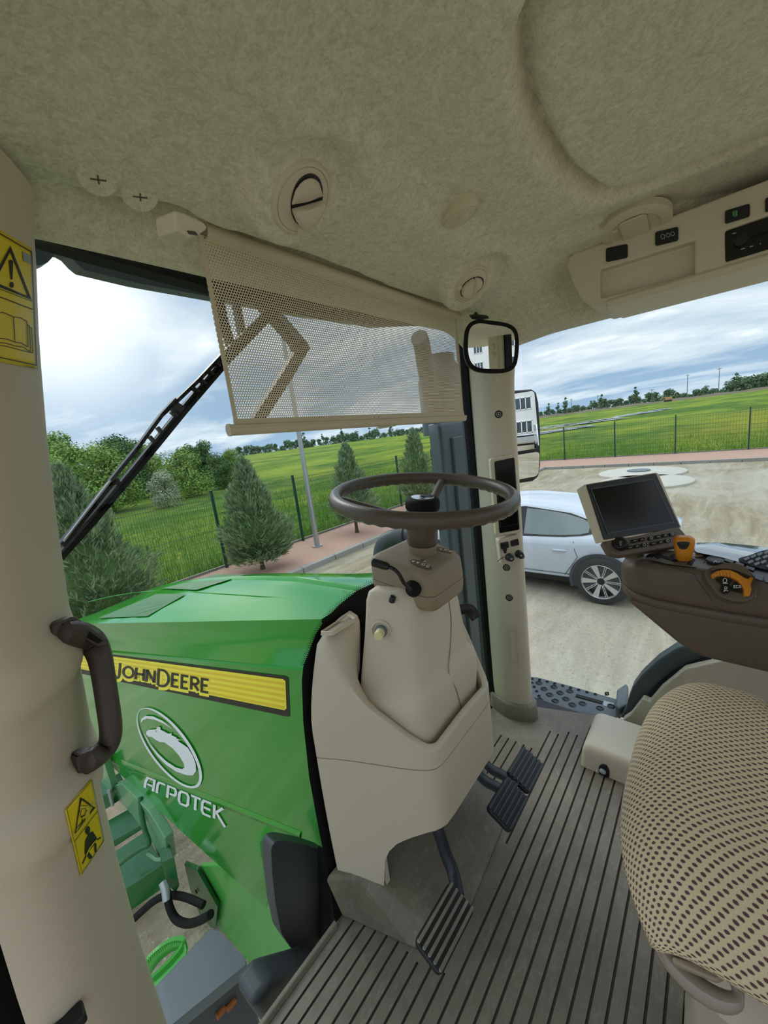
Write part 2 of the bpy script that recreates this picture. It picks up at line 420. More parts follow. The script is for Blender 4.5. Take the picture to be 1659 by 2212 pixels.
# --- headliner: one soft shell with a lip over the shade, a raised centre and a grooved hatch
def crease_xy(pts, z): return [tuple(onZ(px, py, z).xy) for px, py in pts]
Zc = 1.478
bul = np.array(crease_xy([(590, -140), (610, 0), (640, 180), (700, 270), (790, 350), (890, 440), (1000, 515), (1075, 548), (1150, 552), (1280, 528)], Zc))
hat = np.array(crease_xy([(1190, -60), (1160, 40), (1128, 130), (1150, 280), (1215, 390), (1262, 425), (1300, 441), (1400, 428), (1659, 345)], Zc+.012))
def dense(P, n=10):
    return np.array([tuple(p) for p in smooth_path([Vector((x, y, 0)) for x, y in P], n)])[:, :2]
bulD, hatD = dense(bul), dense(hat)
def sdist(P, X, Y):
    """signed distance to an open polyline (positive on its right)"""
    best = np.full(X.shape, 1e9); sg = np.ones(X.shape)
    for (x0, y0), (x1, y1) in zip(P[:-1], P[1:]):
        dx, dy = x1-x0, y1-y0; L2 = dx*dx+dy*dy+1e-12
        t = np.clip(((X-x0)*dx+(Y-y0)*dy)/L2, 0, 1)
        d = np.hypot(X-x0-t*dx, Y-y0-t*dy); s = np.where((X-x0)*dy-(Y-y0)*dx > 0, 1.0, -1.0)
        m = d < best; best = np.where(m, d, best); sg = np.where(m, s, sg)
    return best*sg
bsgn = 1.0 if sdist(bulD, np.array([[.75]]), np.array([[.2]]))[0, 0] > 0 else -1.0
hsgn = 1.0 if sdist(hatD, np.array([[1.1]]), np.array([[.0]]))[0, 0] > 0 else -1.0
VENTS = [(*onZ(652, 430, 1.456), (.11, -.55, -.83)), (*onZ(1018, 614, 1.450), (-.19, -.586, -.788))]
def head_z(X, Y):
    z = np.full(X.shape, Zc)
    z = z + .028*sstep(-.03, .045, sdist(bulD, X, Y)*bsgn)
    dh = sdist(hatD, X, Y)*hsgn
    z = z + .026*np.exp(-((dh+.004)/.010)**2) - .012*sstep(-.004, .03, dh)
    # roll-offs: right side, left side
    con = sstep(.40, .31, Y)*sstep(.90, 1.08, X)*sstep(1.31, 1.21, X)
    z = z + con*.030 - .085*sstep(1.10, 1.36, X)**1.3*(1-.85*con) - .03*sstep(.16, .02, X)
    z = z - .012*sstep(.40, .57, Y)
    # recess behind the lip for the shade roller, then the header down to the glass
    span = sstep(.16, .26, X)*sstep(1.24, 1.14, X)
    lip = .572+.01*np.sin(X*9)
    z = z + span*.035*sstep(lip, lip+.012, Y)
    z = z - (.035+.035*span)*sstep(.592, .658, Y)
    z = z + .045*np.exp(-(((X-.292)/.022)**2+((Y-.588)/.016)**2))
    for vx, vy, vz, n_ in VENTS:
        pl_ = vz-((X-vx)*n_[0]+(Y-vy)*n_[1])/n_[2]; w_ = sstep(.098, .050, np.hypot(X-vx, Y-vy)); z = z+(pl_-z)*w_
    # shallow scoop with the two plugs and the dent by the shade bracket
    z = z + .012*np.exp(-(((X-.30)/.05)**2+((Y-.60)/.03)**2))
    return z
xs = np.linspace(-.55, 1.40, 300); ys = np.linspace(-1.25, YW, 280)
XX, YY = np.meshgrid(xs, ys); ZZ = head_z(XX, YY)
hv = [(float(XX[j, i]), float(YY[j, i]), float(ZZ[j, i])) for j in range(len(ys)) for i in range(len(xs))]
nx = len(xs); hf = [(j*nx+i, j*nx+i+1, (j+1)*nx+i+1, (j+1)*nx+i) for j in range(len(ys)-1) for i in range(nx-1)]
ceil = raw('ceiling', hv, hf, HEAD, smooth=80); tag(ceil, 'mottled beige felt headliner with a raised rounded hatch', 'ceiling', kind='structure')
bpy.context.view_layer.update(); HB = bvh_of(ceil)
roof = box('roof', (.42, -.3, 1.60), (2.1, 2.0, .1), GREEN, bevel=.04); tag(roof, 'outer cab roof shell above the headliner', 'roof', kind='structure')
# front roof visor outside, scalloped at its left end (seen under the header)
vis = [onY(px, py, .80) for px, py in [(60, 572), (88, 573), (104, 566), (114, 555), (119, 542), (136, 544), (150, 552), (166, 570), (182, 583), (300, 612), (450, 640), (640, 676), (830, 706), (960, 700), (1010, 712), (1040, 700), (1040, 560), (60, 430)]]
visor = prism('roof_visor', vis, (0, .05, .01), GREY_D); tag(visor, 'dark grey scalloped roof visor above the windshield', 'roof visor', kind='structure')
hdr = prism('trim_1', [onY(px, py, .675) for px, py in [(60, 492), (200, 531), (445, 600), (700, 655), (1010, 690), (1060, 690), (1060, 702), (1000, 705), (700, 680), (445, 618), (200, 551), (60, 508)]], (0, .03, 0), RUBBER)
tag(hdr, 'black rubber seal along the top of the windshield', 'seal', kind='structure')
# --- floor mat with ribs: grooves are 27.8 mm apart and run across the cab
GY0 = .3225; PIT = .0278
def groove_span(y):
    if y > .63: return []
    if y > .435: return [(-.3, .447 - (.6-y)*.05)] + ([(.80+(.6-y)*.2, 1.13)] if y < .60 else [])
    if y > .33: return [(-.3, .50+(.44-y)*.2), (.50+(.44-y)*.2, 1.27)] if y < .40 else [(-.3, .46), (.78, 1.24)]
    if y > .29: return [(-.3, 1.34)]
    return [(-.3, 1.375)]
fm = bmesh.new(); gm = bmesh.new()
ks = range(-26, 13); W2 = .0026; DEP = .0042
XL, XR = -.14, 1.47
def right_edge(y):                            # the sill runs slanted to the back
    return float(np.interp(y, [-1.3, .237, .525, .60, .66], [1.62, 1.43, 1.335, 1.30, 1.27]))
def seg_quads(bm, y0, y1, z0, z1, xa, xb):
    e0 = e1 = xb
    if bm is fm and abs(xb-right_edge((y0+y1)/2)) < .03: e0, e1 = right_edge(y0), right_edge(y1)
    v = [bm.verts.new(p) for p in ((xa, y0, z0), (e0, y0, z0), (e1, y1, z1), (xa, y1, z1))]; bm.faces.new(v)
yprev = GY0+ks[0]*PIT-PIT
for k in ks:
    yc = GY0+k*PIT
    if yc > YW-.01: break
    re = right_edge(yc)
    seg_quads(fm, yprev, yc-W2, 0, 0, XL, re)
    cuts = sorted(groove_span(yc)); x = XL
    for a, b in cuts:
        a = max(a, XL); b = min(b, re-.06)
        if b <= a: continue
        if a > x: seg_quads(fm, yc-W2, yc+W2, 0, 0, x, a)
        for (yy0, yy1, q0, q1) in ((yc-W2, yc-W2*.5, 0, -DEP), (yc-W2*.5, yc+W2*.5, -DEP, -DEP), (yc+W2*.5, yc+W2, -DEP, 0)): seg_quads(gm, yy0, yy1, q0, q1, a, b)
        x = b
    if x < re: seg_quads(fm, yc-W2, yc+W2, 0, 0, x, re)
    yprev = yc+W2
seg_quads(fm, yprev, YW, 0, 0, XL, right_edge(.62))
for bm_ in (fm, gm):
    for f in bm_.faces:
        f.normal_update()
        if f.normal.z < 0: f.normal_flip()
floor = finish(fm, 'floor', MATM, smooth=0, fixn=False); tag(floor, 'brown ribbed rubber floor mat of the cab', 'floor', kind='structure')
finish(gm, 'mat_groove', GROOVE, floor, smooth=0, fixn=False)
box('floor_pan', ((XL+XR)/2-.02, -.32, -.035), (XR-XL-.1, 1.94, .05), BLACK, floor)
prism('mat_lip', [(XL, YW-.012, .0), (XL, YW+.002, .0), (XL, YW+.002, .012), (XL, YW-.008, .012)], (.52, 0, 0), MATM, floor, bevel=.003)
# --- moulded heel of the mat under the steering column
A0 = onZ(735, 1985, 0); A1 = onZ(885, 2085, 0)
zt = .125
fl = [(.40, .655), (A0.x-.01, .655), (A1.x, A1.y), (.90, .47), (1.0, .655)]
heel = raw('mat_heel', [(.40, .655, .0), (.452, .475, 0), (.52, .405, 0), (.88, .43, 0), (.98, .655, 0),
                        (.375, .655, zt+.02), (.435, .60, zt), (.455, .575, zt-.015), (.86, .58, zt-.01), (.96, .655, zt+.02)],
           [(0, 1, 6, 5), (1, 2, 7, 6), (2, 3, 8, 7), (3, 4, 9, 8), (5, 6, 7, 8, 9), (4, 3, 2, 1, 0)], MATM, floor, bevel=.014, seg=4)
# --- left front pillar (nearest thing at the left of the picture)
LP = [(1.44, .150), (1.419, .143), (1.377, .136), (1.28, .117), (1.168, .099), (1.06, .085), (.96, .074), (.87, .067), (.787, .060), (.707, .051), (.60, .046), (.45, .042), (.277, .043), (.10, .043), (-.02, .043)]
def lp_loop(z, xr):
    w = .112+.04*max(0, min(1, (z-.9)/.3))
    pr = [(xr, .66), (xr, .612), (xr-.004, .592), (xr-.012, .575), (xr-.028, .548), (xr-.045, .525), (xr-.062, .512), (xr-.085, .508), (xr-.11, .52), (xr-w+.012, .560), (xr-w, .60), (xr-w, .66)]
    return [(x, y, z) for x, y in pr]
LPZ = [q[0] for q in reversed(LP)]; LPX = [q[1] for q in reversed(LP)]
def lp_pts(z):
    out = []
    for i, (x, y, zz) in enumerate(lp_loop(z, float(np.interp(z, LPZ, LPX)))):
        # the two bosses that carry the grab handle swell out of the trim
        k = sum(math.exp(-((z-zb_)/.030)**4) for zb_ in (.925, .772)); s_ = (0, .25, .6, .9, 1, 1, .9, .6, .25, .05, 0, 0)[i]
        out.append((x+.010*k*s_, y-.014*k*s_, zz))
    return out
lp = loft('trim_2', [lp_pts(float(z)) for z in sorted(set(list(np.linspace(-.02, 1.44, 40))+list(np.linspace(.72, .98, 40))))], PILLAR, smooth=60); tag(lp, 'wide beige front pillar beside the open left door', 'pillar', kind='structure')
prism('door_seal', [(-.050, .590, 1.30), (-.085, .545, 1.30), (-.17, .55, 1.30), (-.13, .64, 1.30), (-.05, .64, 1.30)], (0, 0, -1.32), RUBBER, lp, bevel=.008)
bpy.context.view_layer.update(); LPB = bvh_of(lp)
# --- right front pillar
RX = 1.25
def rp_pt(px, py, x=RX): return onX(px, py, x)
RPL = [(1040, 690, 1128, 690), (1040, 800, 1110, 800), (1040, 900, 1102, 900), (1053, 1000, 1098, 1000), (1062, 1150, 1110, 1150), (1075, 1300, 1122, 1300), (1088, 1450, 1140, 1450), (1094, 1535, 1151, 1530)]
loops = []
for z in np.linspace(-.005, 1.47, 14):
    fl_ = float(np.interp(z, [0, 1.25, 1.40, 1.47], [0, 0, .02, .05]))
    pr = [(1.315, .66), (1.318, .56), (1.312, .532-fl_), (1.298, .516-fl_), (1.28, .509-fl_), (1.262, .513-fl_), (1.25, .528-fl_), (1.240, .568), (1.2365, .588), (1.2385, .604), (1.248, .632), (1.254, .648), (1.262, .662)]
    loops.append([(x, y, z) for x, y in pr])
rp = loft('trim_3', loops, BEIGE, smooth=50, sub=1); tag(rp, 'beige right front pillar carrying the tall black display', 'pillar', kind='structure')
boot = loft('pillar_boot', [[(1.28+(x-1.28)*(1+.28*k), .60+(y-.60)*(1+.16*k), z) for x, y, _ in loops[0]] for z, k in ((.0, 1.25), (.055, 1.0), (.062, .4))], MATM, rp, smooth=50)
bpy.context.view_layer.update(); RPB = bvh_of(rp)
# windshield seal and frame strip beside that pillar
prism('trim_4', [(1.262, .655, -.02), (1.275, .655, -.02), (1.262, .655, 1.47), (1.248, .655, 1.47)], (0, .03, 0), RUBBER); tag(bpy.data.objects['trim_4'], 'black rubber seal between windshield and right pillar', 'seal', kind='structure')
prism('trim_5', [(1.285, .665, -.02), (1.335, .665, -.02), (1.345, .665, 1.47), (1.295, .665, 1.47)], (0, .05, 0), STACKM); tag(bpy.data.objects['trim_5'], 'blue grey steel strip beside the right windshield seal', 'pillar strip', kind='structure')
# --- windshield: a pane down to the floor, with the black ceramic band that follows the dash
win = raw('window_1', [(.045, YW+.004, -.02), (1.27, YW+.004, -.02), (1.27, YW+.004, 1.46), (.15, YW+.004, 1.46), (.085, YW+.004, 1.06)], [(0, 1, 2, 3, 4)], GLASS, smooth=0)
tag(win, 'clear front windshield of the cab', 'windshield', kind='structure')
fo = [(812, 1258), (770, 1277), (735, 1305), (705, 1335), (682, 1370), (667, 1410), (655, 1440), (652, 1470), (655, 1560), (668, 1680), (690, 1800), (712, 1900), (722, 1985)]
fi = [(870, 1330), (860, 1350), (850, 1380), (830, 1400), (800, 1450), (770, 1500), (750, 1560), (740, 1640), (745, 1740), (755, 1830), (765, 1900), (775, 1960), (778, 2000)]
fb = bmesh.new()
a = [fb.verts.new(onY(x, y, YW+.001)) for x, y in fo]; b = [fb.verts.new(onY(x, y, YW+.001)) for x, y in fi]
for i in range(len(a)-1): fb.faces.new((a[i], a[i+1], b[i+1], b[i]))
fr = finish(fb, 'ceramic_band', RUBBER, win, smooth=0)
# dotted fade of the band
dots = []
for i in range(len(fo)-1):
    p, q = Vector(fo[i]), Vector(fo[i+1]); L = (q-p).length; n_ = int(L/4.2)
    nn = Vector((-(q-p).y, (q-p).x)).normalized()
    if i > 5: break
    for k in range(n_):
        for r_ in range(3):
            c = p.lerp(q, (k+(.5 if r_ % 2 else 0))/n_)-nn*(-(1.2+r_*3.2))
            dots.append(ell(c.x, c.y, 1.5-r_*.35, 1.5-r_*.35, 0, 6))
marks('dot_fade', dots, lambda x, y: onY(x, y, YW+.001), RUBBER, win)
# ================================================================ OUTSIDE
GZ = -1.70
def sheet(name, x0, x1, y0, y1, z, mat, n=(2, 2), fn=None):
    vs = []; fs = []
    for j in range(n[1]+1):
        for i in range(n[0]+1):
            x = lerp(x0, x1, i/n[0]); y = lerp(y0, y1, j/n[1]); vs.append((x, y, z+(fn(x, y) if fn else 0)))
    for j in range(n[1]):
        for i in range(n[0]):
            q = j*(n[0]+1)+i; fs.append((q, q+1, q+n[0]+2, q+n[0]+1))
    return raw(name, vs, fs, mat)
g = sheet('ground', -60, 21.6, -60, 7.15, GZ, GROUND, (60, 50), lambda x, y: .012*math.sin(x*1.3+y*.7)*math.sin(y*.9)); tag(g, 'pale trampled gravel yard around the tractor', 'ground', kind='structure')
# meadow: a polar sheet that climbs gently to the tree line
def field_z(x, y):
    r = math.hypot(x, y)
    k = min(max((r-35)/(300-35), 0), 1)
    return -1.78+2.85*k**1.15+.10*noise.noise(Vector((x*.13, y*.13, 0)))*min(1, r/30)
vs = []; fs = []; radii = [5, 8, 9.5, 11, 13, 15, 18, 22, 27, 33, 40, 50, 62, 78, 98, 125, 160, 200, 240, 280, 320, 380, 460, 600]; NA = 90
for r in radii:
    for k in range(NA+1):
        a = math.radians(lerp(-45, 125, k/NA)); x, y = r*math.cos(a), r*math.sin(a); vs.append((x, y, field_z(x, y)))
for j in range(len(radii)-1):
    for k in range(NA): q = j*(NA+1)+k; fs.append((q, q+1, q+NA+2, q+NA+1))
fld = raw('field', vs, fs, MEADOW); tag(fld, 'green meadow with yellow patches beyond the fence', 'meadow', kind='structure')
# planting strip of red gravel between kerb and fence, and the kerbs
st = raw('strip_ground', [(-20, 7.25, GZ+.05), (21.7, 7.25, GZ+.05), (21.7, -60, GZ+.05), (25.9, -60, GZ+.05), (25.9, 9.75, GZ+.02), (-20, 9.75, GZ+.02)], [(0, 1, 4, 5), (1, 2, 3, 4)], REDGR)
tag(st, 'strip of pinkish red gravel along the fence', 'gravel strip', kind='structure')
kb = bmesh.new()
for k in range(41): add_box(kb, (-19.5+k, 7.2, GZ+.02), (.985, .14, .22))
for k in range(66): add_box(kb, (21.63, 6.75-k, GZ+.02), (.14, .985, .22))
add_box(kb, (21.4, 7.2, GZ+.02), (.62, .14, .22))
ko = finish(kb, 'kerb', KERB, bevel=.012, seg=1); tag(ko, 'grey concrete kerb edging the gravel yard', 'kerb', kind='structure')
kb = bmesh.new()
for k in range(46): add_box(kb, (-19.5+k, 9.74, GZ+.03), (.985, .06, .09))
for k in range(60): add_box(kb, (25.9, 9.2-k, GZ+.03), (.06, .985, .09))
ko = finish(kb, 'kerb_edging', KERB); tag(ko, 'thin concrete edging at the foot of the fence', 'kerb', kind='structure')
# fence: posts and welded mesh panels, each its own thing
def post_proto():
    t = thing('fence_post', 'x', 'fence post', (0, 0, 0), 'green posts of the mesh fence')
    box('shaft', (0, 0, 1.0), (.06, .06, 2.06), FENCEG, t); box('post_cap', (0, 0, 2.04), (.066, .066, .03), BLACK, t); return t
def panel_proto(w_, step, r):
    bm = bmesh.new(); x = step/2
    while x < w_: add_box(bm, (x, 0, 1.0), (r, r, 1.95)); x += step
    for z in (.06, .25, .45, .65, .85, 1.05, 1.25, 1.45, 1.65, 1.85, 1.95): add_box(bm, (w_/2, 0, z), (w_, r*1.3, r*1.3))
    for z in (.25, 1.05, 1.85): add_box(bm, (w_/2, .02, z), (w_, r, r*1.6))
    o = finish(bm, 'mesh_fence', FENCEG, smooth=0); return tag(o, 'x', 'mesh fence', 'welded green mesh panels')
pp = post_proto(); pn = panel_proto(2.5, .055, .0045); pf = panel_proto(2.72, .11, .006)
LEFTX = [4.4+2.5*k for k in range(-1, 9)]; RIGHTY = [7.3, 4.55, 1.75, -1.1]
dl = ['hidden by the big left juniper', 'just left of the second juniper', 'between second juniper and lamp pole', 'just right of the third juniper', 'just left of the fourth juniper', 'behind the fourth juniper']+['hidden behind the exhaust stack']*4
for i, x in enumerate(LEFTX):
    o = pp if i == 0 else dup(pp, (0, 0, 0)); o.location = (x, 9.6, GZ); o['label'] = 'dark green fence post '+dl[i]
    q = pn if i == 0 else dup(pn, (0, 0, 0)); q.location = (x+.035, 9.6, GZ); q.scale = (.54 if i == len(LEFTX)-1 else .972, 1, 1); q['label'] = 'green mesh fence panel starting at the post '+dl[i]
dr = ['beside the exterior mirror', 'second to the right of the exterior mirror', 'above the tilted monitor', 'at the far right of the yard', 'beyond the frame on the right']
for i, y in enumerate(RIGHTY):
    o = dup(pp, (25.8, y, GZ)); o['label'] = 'slim green fence post '+dr[i]
    q = pf if i == 0 else dup(pf, (0, 0, 0)); q.location = (25.8, y-2.76, GZ); q.rotation_euler = (0, 0, PI/2); q['label'] = 'fine mesh fence panel right of the post '+dr[i]
q = dup(pf, (25.8, 7.34, GZ), PI/2, (.8, 1, 1)); q['label'] = 'mesh fence panel at the corner behind the exterior mirror'
# lamp pole
t = thing('lamp_pole', 'tall grey galvanised pole between the second and third junipers', 'lamp pole', (6.58, 8.54, GZ))
lathe('shaft', Matrix.Translation((6.58, 8.54, GZ)), [(.075, 0), (.072, .5), (.045, 7.5)], ALU, t, 8, smooth=0); lathe('base_plate', Matrix.Translation((6.58, 8.54, GZ+.04)), [(.14, 0), (.14, .03)], ALU, t, 12)
# junipers
def juniper(name, label, x, y, h, rad, seed, trunk=.28, n=2600):
    rn = random.Random(seed); t = thing(name, label, 'juniper', (x, y, GZ), 'young junipers along the kerb')
    bm = bmesh.new()
    for i in range(n):
        k = rn.random()**1.25; z = trunk+(h-trunk)*k
        pr = (1-k)**.75*(.62+.38*min(1, k*7)) ; pr *= 1+.16*math.sin(k*19+seed)+.12*math.sin(rn.random()*6.28)
        a = rn.random()*2*PI; rr = rad*pr*(rn.random()**.45)*(1+.12*math.sin(3*a+seed+k*7))
        p = Vector((rr*math.cos(a), rr*math.sin(a), z)); d = Vector((math.cos(a)*(1-k*.6), math.sin(a)*(1-k*.6), .55+.9*k)).normalized()
        L = rn.uniform(.13, .30)*(1-.35*k)
        for q in range(4):
            dd = (d+Vector((rn.uniform(-.5, .5), rn.uniform(-.5, .5), rn.uniform(-.35, .35)))).normalized()
            s = dd.cross(Vector((rn.uniform(-1, 1), rn.uniform(-1, 1), rn.uniform(-1, 1)))).normalized()*rn.uniform(.008, .017)
            b0 = p-dd*L*.3+Vector((rn.uniform(-.03, .03), rn.uniform(-.03, .03), rn.uniform(-.03, .03))); m_ = b0+dd*L*.55; e_ = b0+dd*L+Vector((0, 0, -.015*L))
            v = [bm.verts.new(q_+Vector((x, y, GZ))) for q_ in (b0, m_+s, e_, m_-s)]; bm.faces.new(v)
    finish(bm, 'foliage', CONIF, t, smooth=0, fixn=False)
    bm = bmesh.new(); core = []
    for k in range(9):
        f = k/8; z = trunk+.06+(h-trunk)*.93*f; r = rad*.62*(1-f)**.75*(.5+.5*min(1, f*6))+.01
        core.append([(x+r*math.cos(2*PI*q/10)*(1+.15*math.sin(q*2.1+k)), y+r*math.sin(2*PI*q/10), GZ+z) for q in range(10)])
    add_loft(bm, core); finish(bm, 'inner_shade_core', LEAF3, t)  # dark core painted in as shade inside the foliage
    lathe('trunk', Matrix.Translation((x, y, GZ)), [(.075, 0), (.05, .15), (.045, trunk+.5)], BARK, t, 8)
juniper('juniper', 'large dense juniper at the left behind the wiper blade', 1.35, 8.15, 3.0, 1.12, 1, .2, 4200)
juniper('juniper', 'bushy dark juniper left of the grey lamp pole', 4.72, 8.40, 2.75, .92, 2, .34, 3400)
juniper('juniper', 'slimmer juniper behind the left half of the steering wheel', 8.12, 8.45, 2.75, .80, 3, .5, 2400)
juniper('juniper', 'juniper beside the exhaust stack above the steering wheel', 11.6, 8.45, 2.95, .86, 4, .5, 2200)
# broadleaf trees and bushes
def tree_mesh(rn, h, rad, leaves, lf, base=.25, blobs=9):
    bm = bmesh.new(); cs = []
    for i in range(blobs):
        k = rn.random(); a = rn.random()*2*PI; r = rad*rn.uniform(.1, .62)*(1-.5*k)
        cs.append((Vector((r*math.cos(a), r*math.sin(a), h*(base+(.93-base)*k*.9))), rad*rn.uniform(.3, .55)*(1-.35*k)))
    for i in range(leaves):
        c, r = rn.choice(cs); v = Vector((rn.gauss(0, 1), rn.gauss(0, 1), rn.gauss(0, .8))).normalized()*r*rn.uniform(.55, 1.08)
        p = c+v; n_ = (v.normalized()+Vector((rn.uniform(-.8, .8), rn.uniform(-.8, .8), rn.uniform(-.2, .9)))).normalized()
        a_ = n_.cross(Vector((rn.uniform(-1, 1), rn.uniform(-1, 1), rn.uniform(-1, 1)))).normalized(); b_ = n_.cross(a_)
        s = lf*rn.uniform(.6, 1.3)
        bm.faces.new([bm.verts.new(p+q) for q in (a_*s, b_*s*.6, -a_*s, -b_*s*.6)])
    me = bpy.data.meshes.new('crown'); bm.to_mesh(me); bm.free()
    tb = bmesh.new(); add_tube(tb, [(0, 0, -.3), (.02*h, 0, h*.3), (0, .02*h, h*.75)], [h*.022, h*.018, h*.006], 7)
    for i in range(5):
        c, r = cs[i % len(cs)]; add_tube(tb, [(0.01*h, 0, h*(base*.6+.05*i)), c*.7+Vector((0, 0, c.z*.2)), c+Vector((0, 0, r*.5))], [h*.011, h*.007, h*.002], 5)
    m2 = bpy.data.meshes.new('trunk'); tb.to_mesh(m2); tb.free(); return me, m2
def tree(name, label, cat, group, x, y, z, meshes, mat, sc=1, rz=0, bark=BARK):
    t = thing(name, label, cat, (0, 0, 0), group); me, m2 = meshes
    a = link('crown', me, None, t); b = link('trunk', m2, None, t)
    if not me.materials: me.materials.append(mat)
    if not m2.materials: m2.materials.append(bark)
    t.location = (x, y, z); t.rotation_euler = (0, 0, rz); t.scale = (sc, sc, sc) if isinstance(sc, (int, float)) else sc
    return t
rn = random.Random(11)
near = [tree_mesh(random.Random(20+i), 4.6, 2.6, 7500, .085, .12, 14) for i in range(4)]
def px_place(px, d):            # horizontal distance d along the sight line of pixel column px (at the horizon)
    r = ray(px, CY-160-.1285*(px-CX)); h = math.hypot(r.x, r.y); return r.x/h*d, r.y/h*d
NB = [(95, 34, 0, 1.1, 'leafy tree at the left edge behind the front pillar', LEAF1), (165, 43, 1, 1.4, 'tall loose tree above the big left juniper', LEAF1), (225, 35, 2, 1.15, 'light green tree with sweeping branches behind the wiper', LEAF1),
      (285, 45, 3, 1.3, 'round green tree behind the upper half of the wiper', LEAF3), (345, 31.5, 2, .62, 'silvery grey shrub in front of the green bushes', LEAF2), (318, 53, 0, 1.35, 'yellowish green shrub right of the wiper', LEAF1), (392, 37, 1, 1.02, 'dense round green bush left of the second juniper', LEAF1), (432, 47, 3, 1.15, 'dark green bush behind the dense round one', LEAF3),
      (474, 40, 0, .82, 'bush with dark base near the second juniper', LEAF3), (130, 55, 3, 1.8, 'high tree rising behind the left trees', LEAF1), (255, 60, 1, 1.75, 'back row tree between the sweeping tree and the round one', LEAF3), (500, 62, 2, .9, 'small bush at the end of the shrub belt', LEAF1)]
for px, d, k, s_, lab, m_ in NB:
    x, y = px_place(px, d); me, m2 = near[k]
    if me.materials and me.materials[0] != m_: me = me.copy(); me.materials.clear()
    tree('leafy_tree', lab, 'tree', 'trees and bushes in the left meadow', x, y, field_z(x, y)-.1, (me, m2), m_, s_*1.0, rn.random()*6)
far = [tree_mesh(random.Random(40+i), 8.0, 6.5, 520, .75, .10, 10) for i in range(5)]
slim = [tree_mesh(random.Random(60+i), 11.0, 2.2, 170, .5, .35, 7) for i in range(3)]
FAR = []
px = 520
while px < 950: FAR.append((px, 282+13*(len(FAR) % 4), rn.choice(far), rn.uniform(.55, 1.0))); px += rn.uniform(9, 15)
px = 1130
while px < 1672: FAR.append((px, 284+13*(len(FAR) % 4), rn.choice(far), rn.uniform(.45, .85)*(1+.35*(px > 1560)))); px += rn.uniform(9, 15)
for px in (655, 660, 700, 742, 800, 845, 1186, 1205, 1222, 1300, 1375, 1590, 1612): FAR.append((px, rn.uniform(268, 273), rn.choice(slim), rn.uniform(.75, 1.15)))
for i, (px, d, ms, s_) in enumerate(sorted(FAR, key=lambda q: q[0])):
    x, y = px_place(px, d)
    side = 'left of the exhaust stack' if px < 1000 else 'right of the cab pillar'
    slimmy = ms in slim
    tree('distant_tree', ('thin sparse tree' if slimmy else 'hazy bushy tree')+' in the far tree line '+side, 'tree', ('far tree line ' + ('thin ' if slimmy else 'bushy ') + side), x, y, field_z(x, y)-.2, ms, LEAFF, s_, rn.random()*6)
for px, d, h, lab in ((1484, 270, 13, 'far lattice-like utility pole left of the orange machine'), (1552, 275, 14, 'tallest far utility pole at the right tree line'), (1235, 270, 9, 'far utility pole nearest the exterior mirror'), (1292, 270, 9, 'far utility pole above the second fence post'), (1408, 270, 8, 'far utility pole above the third fence post')):
    x, y = px_place(px, d); z = field_z(x, y); t = thing('utility_pole', lab, 'pole', (x, y, z), 'far utility poles')
    lathe('shaft', Matrix.Translation((x, y, z)), [(.22, -.5), (.12, h)], pm('pole wood', (120, 116, 108), .9) if 'pole wood' not in bpy.data.materials else bpy.data.materials['pole wood'], t, 6); box('crossarm', (x, y, z+h*.94), (.2, 1.8, .2), bpy.data.materials['pole wood'], t)
# earth bank, flooded patches, the orange machine far off
bk = []
for px in range(1150, 1700, 25):
    x, y = px_place(px, 262); x2, y2 = px_place(px, 270); x3, y3 = px_place(px, 280); z = field_z(x2, y2)
    bk.append([(x, y, z-.6), (x2, y2, z+1.1+.3*math.sin(px*.07)), (x3, y3, z-.4)])
bo = loft('earth_bank', bk, DIRT, closed=False, cap=False); tag(bo, 'low brown earth bank in front of the right tree line', 'earth bank', kind='structure')
for i, (pa, pb, d0, d1, lab) in enumerate(((1140, 1340, 82, 96, 'long grey flooded strip in the right meadow'), (1150, 1265, 66, 71, 'nearer small flooded strip in the right meadow'), (1330, 1440, 104, 118, 'flooded strip reaching to the right in the meadow'))):
    wb = bmesh.new(); rw = random.Random(i)
    for k in range(130):
        px = rw.uniform(pa, pb); d = rw.uniform(d0, d1)*(1+(px-pa)/(pb-pa)*.1); x, y = px_place(px, d); z = field_z(x, y)+.12
        r = rw.uniform(.5, 1.6)
        wb.faces.new([wb.verts.new((x+r*math.cos(a)*.5, y+r*math.sin(a)*1.3, z+rw.uniform(0, .04))) for a in [q*PI/4 for q in range(8)]])
    wo = finish(wb, 'flood_water', WATER, smooth=0); tag(wo, lab, 'water', kind='stuff')
x, y = px_place(1443, 256); z = field_z(x, y)+.3; t = thing('excavator', 'tiny orange excavator far off at the earth bank', 'excavator', (x, y, z)); OR_F = pm('faded orange paint', (214, 150, 110), .6)
box('track', (x, y, z+.35), (2, 3.4, .8), BLACK, t, bevel=.2); box('body', (x, y-.3, z+1.5), (1.9, 2.8, 1.3), OR_F, t, bevel=.15); box('cab', (x, y+.5, z+2.4), (1.2, 1.1, 1.0), BUILDGLASS, t, bevel=.1)
tube('boom', [(x, y+.8, z+1.7), (x, y+2.2, z+2.6), (x, y+3.2, z+1.2)], .22, OR_F, t, 6)
# concrete well covers on the yard
for i, (px, py, r, lab) in enumerate(((1384, 1023, 1.55, 'round concrete well slab with an iron lid, the farther one'), (1392, 1043, 1.45, 'round concrete well slab just behind the monitor, the nearer one'))):
    p = onZ(px, py, GZ); t = thing('well_slab', lab, 'concrete slab', p, 'concrete well slabs in the yard')
    lathe('slab', Matrix.Translation(p), [(r, -.05), (r, .07), (r-.03, .09)], PALE_CON, t, 40)
    if i == 0: lathe('lid', Matrix.Translation(p+Vector((.2, .1, .09))), [(.42, 0), (.42, .04), (.36, .05)], GREY_B, t, 24)
